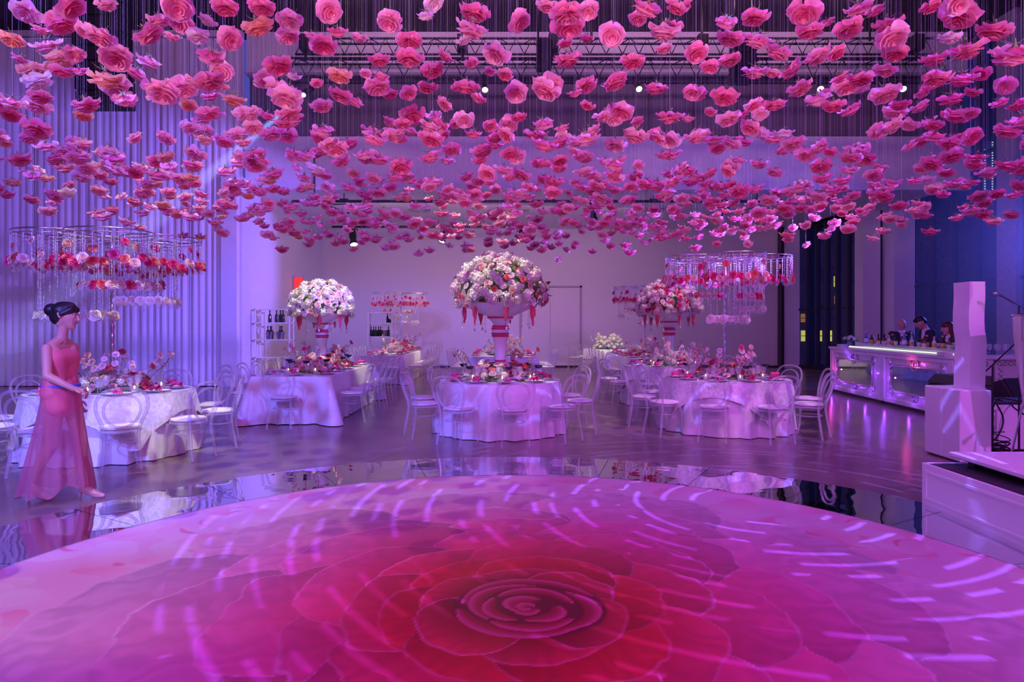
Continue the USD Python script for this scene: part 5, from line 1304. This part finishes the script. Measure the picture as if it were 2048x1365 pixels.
# ------------------------------------------------------------------ places laid at the tables
plate = lathe([(0.0, 0.0), (0.085, 0.0), (0.12, 0.008), (0.148, 0.018), (0.150, 0.021), (0.115, 0.013), (0.085, 0.006), (0.0, 0.006)], 24)
PLATE = NAP = CAND = BOWL = None
def first_or_copy(holder, build, label, pos, rz, group):
    src = globals()[holder]
    if src is None:
        src = build(label, group)
        xf = UsdGeom.Xformable(src); xf.ClearXformOpOrder(); xf.AddTransformOp(opSuffix='first').Set(Gf.Matrix4d(1).SetRotate(Gf.Rotation(Gf.Vec3d(0, 0, 1), math.degrees(rz))) * Gf.Matrix4d(1).SetTranslate(Gf.Vec3d(*map(float, pos))))
        globals()[holder] = src
        return src
    return copy(src, label, pos, rz, group)
def build_plate(label, group):
    t = thing('dinner_plate', label, 'plate', group=group)
    part(t, 'charger', lathe([(0, 0), (0.155, 0.0), (0.168, 0.006), (0.165, 0.010), (0.14, 0.006), (0, 0.006)], 24), 'glass', True)
    part(t, 'plate', (plate[0] + [0, 0, 0.008], plate[1]), 'porcelain', True)
    return t
def build_napkin(label, group):
    t = thing('napkin', label, 'napkin', group=group)
    U, S = np.meshgrid(np.linspace(-1, 1, 13), np.linspace(-1, 1, 7), indexing='ij')
    part(t, 'folded_cloth', join([grid(np.stack([0.075 * U, 0.05 * S * (1 - 0.3 * U), 0.02 + 0.02 * np.cos(U * 3) + 0.012 * np.sin(S * 5)], -1)), grid(np.stack([0.06 * U, 0.035 * S, 0.045 + 0.025 * np.cos(S * 3 + U * 2)], -1))]), 'napkin_pink', True)
    part(t, 'bloom', (np.zeros((3, 3)) + [[0, 0, 0.05], [0.02, 0, 0.06], [0, 0.02, 0.06]], np.array([[0, 1, 2]])), 'petal_hot')
    return t
def build_candle(label, group):
    t = thing('candle', label, 'candle', group=group)
    part(t, 'glass_cup', lathe([(0, 0), (0.036, 0.0), (0.042, 0.03), (0.045, 0.085), (0.042, 0.085), (0.038, 0.03), (0.0, 0.008)], 14), 'glass', True)
    part(t, 'wax', lathe([(0, 0.009), (0.034, 0.009), (0.036, 0.045), (0, 0.048)], 12), 'porcelain', True)
    part(t, 'flame', lathe([(0, 0.05), (0.009, 0.06), (0.010, 0.07), (0.0, 0.095)], 8), 'flame', True)
    return t
def build_bowl(label, group):
    t = thing('footed_bowl', label, 'bowl', group=group)
    part(t, 'stem', lathe([(0, 0), (0.045, 0), (0.045, 0.006), (0.008, 0.02), (0.007, 0.16), (0.02, 0.18), (0.0, 0.18)], 14), 'glass', True)
    part(t, 'bowl', lathe([(0, 0.178), (0.03, 0.18), (0.055, 0.20), (0.062, 0.225), (0.058, 0.225), (0.05, 0.205), (0.0, 0.19)], 16), 'dark_glass', True)
    return t
def setting(x, y, a, where, grp, glasses=2, napkin=True):
    """One place whose diner sits in direction A from (x, y)."""
    z = TH + 0.0115
    ca, sa = math.cos(a), math.sin(a)
    first_or_copy('PLATE', build_plate, 'white dinner plate on a clear charger on ' + where, (x, y, z), a, 'dinner plates on ' + grp)
    if napkin: first_or_copy('NAP', build_napkin, 'hot pink folded napkin on a dinner plate on ' + where, (x, y, z + 0.026), a, 'pink napkins on ' + grp)
    for k in range(glasses):
        o = 0.20 + 0.03 * k; w = -0.10 - 0.085 * k
        goblet((x - o * ca - w * sa, y - o * sa + w * ca, z), 'stemmed wine glass behind a plate on ' + where, 'wine glasses on ' + grp, 1.12 if k == 0 else 0.95)
def lay_round(key, n, off, where, glasses=2):
    x, y, R = TABLES[key]
    for k in range(n):
        a = math.radians(off + 360.0 / n * k) - PI / 2
        setting(x + (R - 0.19) * math.cos(a), y + (R - 0.19) * math.sin(a), a, where, where, glasses)
lay_round('T1', 10, 35, 'the table below the drapes')
lay_round('TC', 10, 9, 'the middle round table')
lay_round('TR', 10, 11.5, 'the round table nearest the bar')
lay_round('TM', 10, 4, 'the second right round table', 1)
def lay_long(key, side, where, glasses=1):
    cx, cy, w, l = TABLES[key]
    for s in (1, -1):
        for k in range(side):
            y = cy - l / 2 + l * (k + 0.6) / (side + 0.2)
            setting(cx + s * (w / 2 - 0.19), y, 0 if s > 0 else PI, where, where, glasses)
    setting(cx, cy - l / 2 + 0.19, -PI / 2, where, where, glasses)
lay_long('L1', 5, 'the front long table', 2)
lay_long('L2', 6, 'the rear left long table')
lay_long('R2', 5, 'the rear right long table')
lay_long('C2', 4, 'the rear middle table')
def ring_of(key, n, f, build, holder, what, where, ph=0.3):
    x, y, *q = TABLES[key]
    rx, ry = (q[0] * f, q[0] * f) if len(q) == 1 else (q[0] * 0.5 * 0.62, q[1] * 0.5 * 0.8)
    for k in range(n):
        a = ph + k * 2 * PI / n
        first_or_copy(holder, build, what + ' on ' + where, (x + rx * math.cos(a), y + ry * math.sin(a), TH + 0.0115), 0, what + 's on ' + where)
for key, where in (('T1', 'the table below the drapes'), ('TC', 'the middle round table'), ('TR', 'the round table nearest the bar'), ('TM', 'the second right round table')):
    ring_of(key, 7, 0.60, build_candle, 'CAND', 'small lit candle in a glass cup', where)
ring_of('L1', 10, 0, build_candle, 'CAND', 'small lit candle in a glass cup', 'the front long table')
ring_of('TC', 6, 0.66, build_bowl, 'BOWL', 'dark shallow bowl on a clear stem', 'the middle round table', 0.75)
ring_of('TR', 6, 0.62, build_bowl, 'BOWL', 'dark shallow bowl on a clear stem', 'the round table nearest the bar', 0.75)
ring_of('L1', 10, 0, build_bowl, 'BOWL', 'dark shallow bowl on a clear stem', 'the front long table', 0.65)
# ------------------------------------------------------------------ people
import trimesh
def blob(chains, ref=0.022, it=8):
    """One continuous surface: hulls of neighbouring spheres along chains of (x, y, z, radius), joined and smoothed."""
    parts = []
    for ch in chains:
        if len(ch) == 1:
            x, y, z, r = ch[0]; parts.append(m3.Manifold.sphere(r, 16).translate((x, y, z)))
        for a, b in zip(ch, ch[1:]):
            parts.append(m3.Manifold.batch_hull([m3.Manifold.sphere(a[3], 14).translate(tuple(a[:3])), m3.Manifold.sphere(b[3], 14).translate(tuple(b[:3]))]))
    m = m3.Manifold.batch_boolean(parts, m3.OpType.Add).refine_to_length(ref)
    v, f = mani(m)
    t = trimesh.Trimesh(v, f, process=True)
    trimesh.smoothing.filter_taubin(t, 0.5, 0.53, it)
    return np.array(t.vertices), np.array(t.faces)

def hand(w, d, s, up=(0, 0, 1), curl=0.5):
    """Palm and five fingers from the wrist w along direction d; s = +1 for a hand whose thumb is on its +side."""
    w, d, up = np.array(w, float), np.array(d, float), np.array(up, float)
    d /= np.linalg.norm(d); side = np.cross(d, up); side /= np.linalg.norm(side); up = np.cross(side, d)
    ch = [[(*w, 0.026), (*(w + d * 0.085 + side * 0.022), 0.017)], [(*w, 0.026), (*(w + d * 0.085 - side * 0.022), 0.016)], [(*(w + d * 0.085 + side * 0.022), 0.017), (*(w + d * 0.085 - side * 0.022), 0.016)]]
    for k, (o, L) in enumerate(((0.030, 0.070), (0.010, 0.080), (-0.010, 0.074), (-0.029, 0.058))):
        b = w + d * 0.085 + side * o * s
        c = b + (d * math.cos(curl) - up * math.sin(curl)) * L * 0.5
        e = c + (d * math.cos(curl * 2.2) - up * math.sin(curl * 2.2)) * L * 0.5
        ch.append([(*b, 0.0092), (*c, 0.0085), (*e, 0.0072)])
    b = w + d * 0.03 + side * s * 0.024; c = b + (d * 0.6 + side * s * 0.7 - up * 0.2) * 0.042; e = c + (d * 0.9 + side * s * 0.2 - up * 0.2) * 0.032
    ch.append([(*b, 0.012), (*c, 0.0105), (*e, 0.0085)])
    return ch

def head_chains(c, R):
    """c: centre of the skull; R: 3x3 rotation of the head (x right, y front, z up)."""
    P = lambda x, y, z, r: (*(np.array(c) + R @ np.array([x, y, z])), r)
    return [[P(0, -0.022, 0.035, 0.082), P(0, 0.03, -0.01, 0.072)], [P(0, 0.03, -0.01, 0.072), P(0, 0.045, -0.075, 0.046)], [P(0, 0.045, -0.075, 0.046), P(0, 0.068, -0.098, 0.022)],
            [P(0, 0.098, 0.01, 0.010), P(0, 0.118, -0.028, 0.013)], [P(-0.013, 0.105, -0.032, 0.009), P(0.013, 0.105, -0.032, 0.009)], [P(-0.032, 0.085, 0.022, 0.014), P(0.032, 0.085, 0.022, 0.014)],
            [P(0.078, -0.01, -0.005, 0.014), P(0.080, -0.02, 0.022, 0.016)], [P(-0.078, -0.01, -0.005, 0.014), P(-0.080, -0.02, 0.022, 0.016)], [P(0, -0.03, -0.06, 0.055), P(0, -0.02, 0.0, 0.075)]]

def face_bits(t, c, R):
    P = lambda x, y, z: np.array(c) + R @ np.array([x, y, z])
    part(t, 'eyes', join([ball(0.0105, 8, P(s * 0.031, 0.0835, 0.002)) for s in (-1, 1)]), 'shirt_white', True)
    part(t, 'irises', join([ball(0.0052, 8, P(s * 0.031, 0.0915, 0.002)) for s in (-1, 1)]), 'eye_dark', True)
    part(t, 'eyebrows', join([tube([P(s * 0.015, 0.097, 0.024), P(s * 0.032, 0.094, 0.029), P(s * 0.050, 0.082, 0.024)], 0.003, 5) for s in (-1, 1)]), 'hair_black', True)
    part(t, 'lips', tube([P(-0.024, 0.087, -0.062), P(-0.008, 0.098, -0.058), P(0.008, 0.098, -0.058), P(0.024, 0.087, -0.062)], [0.003, 0.007, 0.007, 0.003], 6), 'lips', True)

def rotm(rx=0.0, ry=0.0, rz=0.0):
    cx, sx, cy, sy, cz, sz = math.cos(rx), math.sin(rx), math.cos(ry), math.sin(ry), math.cos(rz), math.sin(rz)
    return np.array([[cz, -sz, 0], [sz, cz, 0], [0, 0, 1]]) @ np.array([[cy, 0, sy], [0, 1, 0], [-sy, 0, cy]]) @ np.array([[1, 0, 0], [0, cx, -sx], [0, sx, cx]])

def barman(pos, face, label, lean=0.0, nod=0.0, turn=0.0, hair=None, h=1.0, woman=False):
    t = thing('person', label, 'person', pos, face - PI / 2)
    H = np.array([0, 0, 0.94 * h])
    T = rotm(-lean)
    U = lambda x, y, z: H + T @ np.array([x * h, y * h, z * h])
    sh = 0.165 if woman else 0.195
    neck, hc = U(0, 0.0, 0.54), U(0, 0.02, 0.54) + T @ rotm(-nod) @ np.array([0, 0.02, 0.145]) * h
    R = T @ rotm(-nod, 0, 0) @ rotm(0, 0, turn)
    arms, skin = [], []
    for s in (-1, 1):
        S, E, Wr = U(s * sh, 0, 0.47), U(s * (sh + 0.07), 0.06, 0.20), U(s * 0.17, 0.27, 0.16)
        arms.append([(*S, 0.062), (*E, 0.050), (*Wr, 0.036)])
        d = Wr - E
        skin += [[(*Wr, 0.027), (*(Wr + d / np.linalg.norm(d) * 0.03), 0.026)]] + hand(Wr + d / np.linalg.norm(d) * 0.02, d, -s)
    torso = [[(*U(-0.10, 0, 0.0), 0.115), (*U(-0.11, 0.01, 0.32), 0.115), (*U(-sh * 0.8, 0, 0.45), 0.07)], [(*U(0.10, 0, 0.0), 0.115), (*U(0.11, 0.01, 0.32), 0.115), (*U(sh * 0.8, 0, 0.45), 0.07)],
             [(*U(-sh * 0.8, 0, 0.45), 0.07), (*U(sh * 0.8, 0, 0.45), 0.07)], [(*U(-0.11, 0.01, 0.32), 0.115), (*U(0.11, 0.01, 0.32), 0.115)], [(*U(-0.1, 0, 0), 0.115), (*U(0.1, 0, 0), 0.115)], [(*U(0, 0, 0.44), 0.08), (*U(0, 0.0, 0.50), 0.06)]]
    body = skin + head_chains(hc, R) + [[(*U(0, -0.005, 0.47), 0.058), (*(hc + R @ np.array([0, -0.02, -0.06])), 0.052)]] + [[(*U(0, 0, 0.1), 0.06), (*U(0, 0, 0.47), 0.058)]] + [[(*U(s * sh, 0, 0.47), 0.03), (*U(s * (sh + 0.07), 0.06, 0.20), 0.03), (*U(s * 0.17, 0.27, 0.16), 0.027)] for s in (-1, 1)] + [[(*U(-sh, 0, 0.47), 0.03), (*U(sh, 0, 0.47), 0.03)]]
    b = part(t, 'body', blob(body, 0.02, 6), 'skin', True)
    face_bits(t, hc, R)
    part(t, 'jacket', blob(torso + arms, 0.03, 6), 'suit_dark', True)
    part(t, 'shirt', blob([[(*U(0, 0.085, 0.36), 0.045), (*U(0, 0.055, 0.50), 0.045)], [(*U(-0.02, 0.02, 0.515), 0.055), (*U(0.02, 0.02, 0.515), 0.055)]], 0.02, 4), 'shirt_white', True)
    legs = [[(s * 0.09 * h, 0, 0.94 * h, 0.10), (s * 0.10 * h, 0.01, 0.50 * h, 0.07), (s * 0.10 * h, -0.01, 0.08, 0.05)] for s in (-1, 1)]
    part(t, 'trousers', blob(legs + [[(-0.09 * h, 0, 0.93 * h, 0.10), (0.09 * h, 0, 0.93 * h, 0.10)]], 0.04, 5), 'suit_dark', True)
    part(t, 'shoes', join([blob([[(s * 0.10 * h, -0.03, 0.045, 0.042), (s * 0.11 * h, 0.14, 0.035, 0.032)]], 0.02, 3) for s in (-1, 1)]), 'black_rubber', True)
    P = lambda x, y, z: hc + R @ np.array([x, y, z])
    if hair == 'short':
        part(t, 'hair', blob([[(*P(0, -0.03, 0.05), 0.086), (*P(0, 0.02, 0.075), 0.066)], [(*P(0, -0.05, 0.0), 0.074), (*P(0, -0.03, 0.05), 0.086)], [(*P(0, 0.02, 0.075), 0.066), (*P(0.02, 0.07, 0.085), 0.035)]], 0.015, 4), 'hair_black', True)
    elif hair == 'long':
        ch = [[(*P(0, -0.03, 0.05), 0.090), (*P(0, 0.02, 0.06), 0.074)], [(*P(0, -0.05, 0.0), 0.082), (*P(0, -0.08, -0.16), 0.070), (*P(0.0, -0.10, -0.33), 0.055)]]
        ch += [[(*P(s * 0.055, -0.02, 0.03), 0.045), (*P(s * 0.075, -0.03, -0.10), 0.04), (*P(s * 0.08, -0.04, -0.27), 0.035)] for s in (-1, 1)]
        part(t, 'hair', blob(ch, 0.018, 4), 'hair_red', True)
    return t
def at(x, Y, z=0.0): return ((x - 1024) / 1300 * Y, Y, z)
barman(at(1801, 14.4), -PI / 2 - 0.15, 'bald man in a dark suit behind the bar, facing out', 0.05, 0.05, 0.2)
barman(at(1862, 13.4), PI - 0.15, 'man with dark hair behind the bar, head bowed toward the bald man', 0.14, 0.40, 0.0, 'short', 1.04)
barman(at(1904, 12.6), PI - 0.1, 'person with long reddish hair behind the bar, in profile', 0.05, 0.1, 0.0, 'long', 0.95, True)

def guest():
    """A woman walking past the left table in a long coral gown with a sheer skirt."""
    t = thing('person', 'person with dark pinned-up hair in a long coral gown, walking past the left table', 'person', (-4.20, 6.05, 0), -0.12 - PI / 2)
    # local frame: she walks towards +y
    J = dict(hipL=(-0.085, 0, 0.98), hipR=(0.085, 0, 0.98), kL=(-0.075, 0.14, 0.54), kR=(0.08, -0.02, 0.52), aL=(-0.06, 0.20, 0.125), aR=(0.07, -0.22, 0.17))
    hc, R = np.array([0, 0.05, 1.70]), rotm(-0.06, 0, 0.25)
    legs = [[(*J['hipL'], 0.095), (*J['kL'], 0.058), (*(np.array(J['kL']) * 0.55 + np.array(J['aL']) * 0.45 + [0, -0.02, 0]), 0.052), (*J['aL'], 0.034)], [(*J['hipR'], 0.095), (*J['kR'], 0.058), (*(np.array(J['kR']) * 0.55 + np.array(J['aR']) * 0.45 + [0, -0.02, 0]), 0.052), (*J['aR'], 0.034)]]
    feet = [[(*J['aL'], 0.034), (-0.06, 0.18, 0.10, 0.034), (-0.062, 0.29, 0.045, 0.030), (-0.063, 0.36, 0.03, 0.022)], [(*J['aR'], 0.034), (0.07, -0.23, 0.14, 0.034), (0.072, -0.13, 0.06, 0.030), (0.073, -0.06, 0.035, 0.022)]]
    torso = [[(-0.085, 0, 0.98, 0.10), (-0.06, 0.0, 1.15, 0.085), (-0.08, 0.01, 1.32, 0.088), (-0.11, 0.0, 1.415, 0.05)], [(0.085, 0, 0.98, 0.10), (0.06, 0.0, 1.15, 0.085), (0.08, 0.01, 1.32, 0.088), (0.11, 0.0, 1.415, 0.05)], [(-0.085, 0, 0.98, 0.10), (0.085, 0, 0.98, 0.10)], [(-0.06, 0, 1.15, 0.085), (0.06, 0, 1.15, 0.085)], [(-0.08, 0.01, 1.32, 0.088), (0.08, 0.01, 1.32, 0.088)], [(-0.11, 0, 1.415, 0.05), (0.11, 0, 1.415, 0.05)], [(0, 0.005, 1.485, 0.048), (-0.11, 0, 1.425, 0.042)], [(0, 0.005, 1.485, 0.048), (0.11, 0, 1.425, 0.042)]]
    arms = [[(-0.158, 0, 1.405, 0.044), (-0.205, -0.10, 1.17, 0.038), (-0.17, 0.02, 0.93, 0.026)], [(0.158, 0, 1.405, 0.044), (0.215, 0.06, 1.16, 0.038), (0.16, 0.26, 1.05, 0.026)]]
    skin = legs + feet + torso + arms + head_chains(hc, R) + [[(0, 0, 1.44, 0.05), (0, 0.03, 1.62, 0.044)]]
    skin += hand((-0.168, 0.03, 0.915), (0.05, 0.25, -0.95), -1, (1, 0, 0)) + hand((0.157, 0.27, 1.045), (-0.25, 0.95, -0.2), 1, (0, 0, 1), 0.7)
    part(t, 'body', blob(skin, 0.018, 6), 'skin', True)
    face_bits(t, hc, R)
    P = lambda x, y, z: hc + R @ np.array([x, y, z])
    part(t, 'hair', blob([[(*P(0, -0.03, 0.045), 0.092), (*P(0, 0.025, 0.07), 0.066)], [(*P(0, -0.055, -0.01), 0.080), (*P(0, -0.03, 0.045), 0.092)], [(*P(0, -0.10, 0.04), 0.06), (*P(0, -0.125, 0.05), 0.062)], [(*P(0.04, 0.06, 0.062), 0.035), (*P(0.072, 0.0, 0.02), 0.026)], [(*P(-0.04, 0.06, 0.062), 0.035), (*P(-0.072, 0.0, 0.02), 0.026)]], 0.015, 4), 'hair_black', True)
    part(t, 'bodice', blob([[(-0.085, 0, 0.99, 0.106), (-0.06, 0, 1.15, 0.092), (-0.078, 0.015, 1.31, 0.096), (-0.115, 0.0, 1.39, 0.052)], [(0.085, 0, 0.99, 0.106), (0.06, 0, 1.15, 0.092), (0.078, 0.015, 1.31, 0.096), (0.115, 0.0, 1.39, 0.052)], [(-0.085, 0, 0.99, 0.106), (0.085, 0, 0.99, 0.106)], [(-0.06, 0, 1.15, 0.092), (0.06, 0, 1.15, 0.092)], [(-0.078, 0.015, 1.31, 0.096), (0.078, 0.015, 1.31, 0.096)], [(0, 0.0, 1.0, 0.13), (0, 0.0, 1.02, 0.13)], [(-0.06, 0.0, 0.98, 0.12), (-0.06, 0.02, 0.86, 0.115)], [(0.06, 0.0, 0.98, 0.12), (0.06, 0.02, 0.86, 0.115)]], 0.025, 6), 'dress_coral', True)
    n = 120; a = np.linspace(0, 2 * PI, n + 1)
    rows = []
    for q in np.linspace(0, 1, 14):
        z = 1.04 - q * 0.98
        rx, ry = 0.155 + 0.13 * q ** 1.2, 0.125 + 0.17 * q ** 1.1
        w = 1 + 0.10 * q * np.sin(a * 9 + 2 * q) + 0.05 * q * np.sin(a * 17 + 1)
        lift = 0.10 * q ** 3 * np.exp(-((a - 1.1) / 0.5) ** 2)
        rows.append(np.stack([rx * w * np.cos(a), -0.03 * q + ry * w * np.sin(a), z + lift + 0.02 * q * np.sin(a * 9)], -1))
    part(t, 'skirt', grid(np.stack(rows), True), 'chiffon', True)
    part(t, 'sash', tube([(0.158 * math.cos(b), 0.132 * math.sin(b), 1.055) for b in np.linspace(0, 2 * PI, 31)[:-1]], 0.018, 6, closed=True), 'sash_blue', True)
    for s, f0, f1, hz in ((-0.062, 0.16, 0.36, 0.10), (0.072, -0.25, -0.06, 0.13)):
        part(t, 'shoe', blob([[(s, f0, hz - 0.02, 0.028), (s, f1 - 0.06, 0.030, 0.026), (s, f1 + 0.02, 0.026, 0.022)], [(s, f0 - 0.01, hz - 0.03, 0.016), (s, f0 - 0.012, 0.012, 0.010)]], 0.015, 3), 'shoe_pink', True)
nodes = {'t': ('transparent_bsdf', {'color': (0.95, 0.80, 0.85)}), 'd': ('diffuse_bsdf', {'color': (0.80, 0.30, 0.42)}), 'tr': ('translucent_bsdf', {'color': (0.80, 0.30, 0.42)}), 'm1': ('mix_closure', {'fac': 0.4}), 'lw': ('layer_weight', {'blend': 0.35}), 'mr': ('map_range', {'from_min': 0.0, 'from_max': 1.0, 'to_min': 0.45, 'to_max': 1.0}), 'm2': ('mix_closure', {})}
M['chiffon'] = usdkit.material(stage, '/World/Looks/chiffon', nodes, [('d.BSDF', 'm1.closure1'), ('tr.BSDF', 'm1.closure2'), ('lw.facing', 'mr.value'), ('mr.result', 'm2.fac'), ('t.BSDF', 'm2.closure1'), ('m1.closure', 'm2.closure2')], surface='m2.closure')
mat('sash_blue', (0.10, 0.12, 0.55), 0.5)
guest()
# ------------------------------------------------------------------ pattern projector over the dance floor
def gobo_projector(x, y, z, reach, seed):
    """A lamp behind a steel disc with curved slots: it throws dashes of light in circles on the floor."""
    rs = np.random.RandomState(seed)
    t = thing('pattern_projector', 'black pattern projector high above the dance floor', 'projector', (x, y, z))
    D = 0.30
    k = D / z                                                          # floor radius to disc radius
    quads = []
    def sector(r0, r1, a0, a1):
        n = max(2, int((a1 - a0) / 0.10) + 1)
        a = np.linspace(a0, a1, n)
        quads.append(grid(np.stack([np.c_[r * np.cos(a), r * np.sin(a), np.full(n, -D)] for r in (r0, r1)])))
    r = 0.55
    sector(0.0002, r * k, 0, 2 * PI)
    while r < reach:
        w = 0.034 + 0.022 * rs.rand(); gap = 0.10 + 0.16 * rs.rand()
        a = rs.rand() * 2 * PI; end = a + 2 * PI
        while a < end - 0.05:                                          # bars between the slots of this circle
            slot = min((0.5 + 0.9 * rs.rand()) / max(r, 0.9), end - a)
            bar = min((0.45 + 0.9 * rs.rand() ** 2) / max(r, 0.9), end - a - slot)
            if bar > 0: sector(r * k, (r + w) * k, a + slot, a + slot + bar)
            a += slot + max(bar, 0)
        sector((r + w) * k, (r + w + gap) * k, 0, 2 * PI)
        r += w + gap
    sector(r * k, 0.30, 0, 2 * PI)
    part(t, 'gobo_disc', join(quads), 'black_metal')
    part(t, 'housing', lathe([(0.30, -D), (0.30, 0.05), (0.22, 0.16), (0.0, 0.16), (0.0, 0.14), (0.21, 0.14), (0.28, 0.04), (0.28, -D)], 24), 'black_metal', 40)
    part(t, 'yoke', tube([(-0.31, 0, -0.1), (-0.31, 0, 0.2), (0, 0, 0.3), (0.31, 0, 0.2), (0.31, 0, -0.1)], 0.02, 6), 'black_metal', True)
    part(t, 'hook', tube([(0, 0, 0.3), (0, 0, ZT - z)], 0.02, 6), 'black_metal', True)
    spot('pattern_lamp', (x, y, z), (x, y, 0), 36, 1500, (0.20, 0.15, 1.0), 0.0005, 0.05)
gobo_projector(2.2, 5.8, 8.75, 4.9, 3)

# ------------------------------------------------------------------ stage haze where the photograph shows it glow
M['haze'] = usdkit.material(stage, '/World/Looks/haze', {'v': ('principled_volume', {'color': (0.9, 0.9, 1.0), 'density': 0.030, 'anisotropy': 0.2})}, [], volume='v.volume')
tag(part('/World', 'haze', box(9.1, 13.3, 7.0, 17.15, 0.5, 9.3), 'haze'), 'thin blue-lit stage haze in front of the tall dark windows', 'haze', None, 'stuff')
tag(part('/World', 'haze', box(-12.9, -4.5, 14.0, 16.6, 0.9, 7.4), 'haze'), 'stage haze that shows a slanting blue beam before the drapes', 'haze', None, 'stuff')
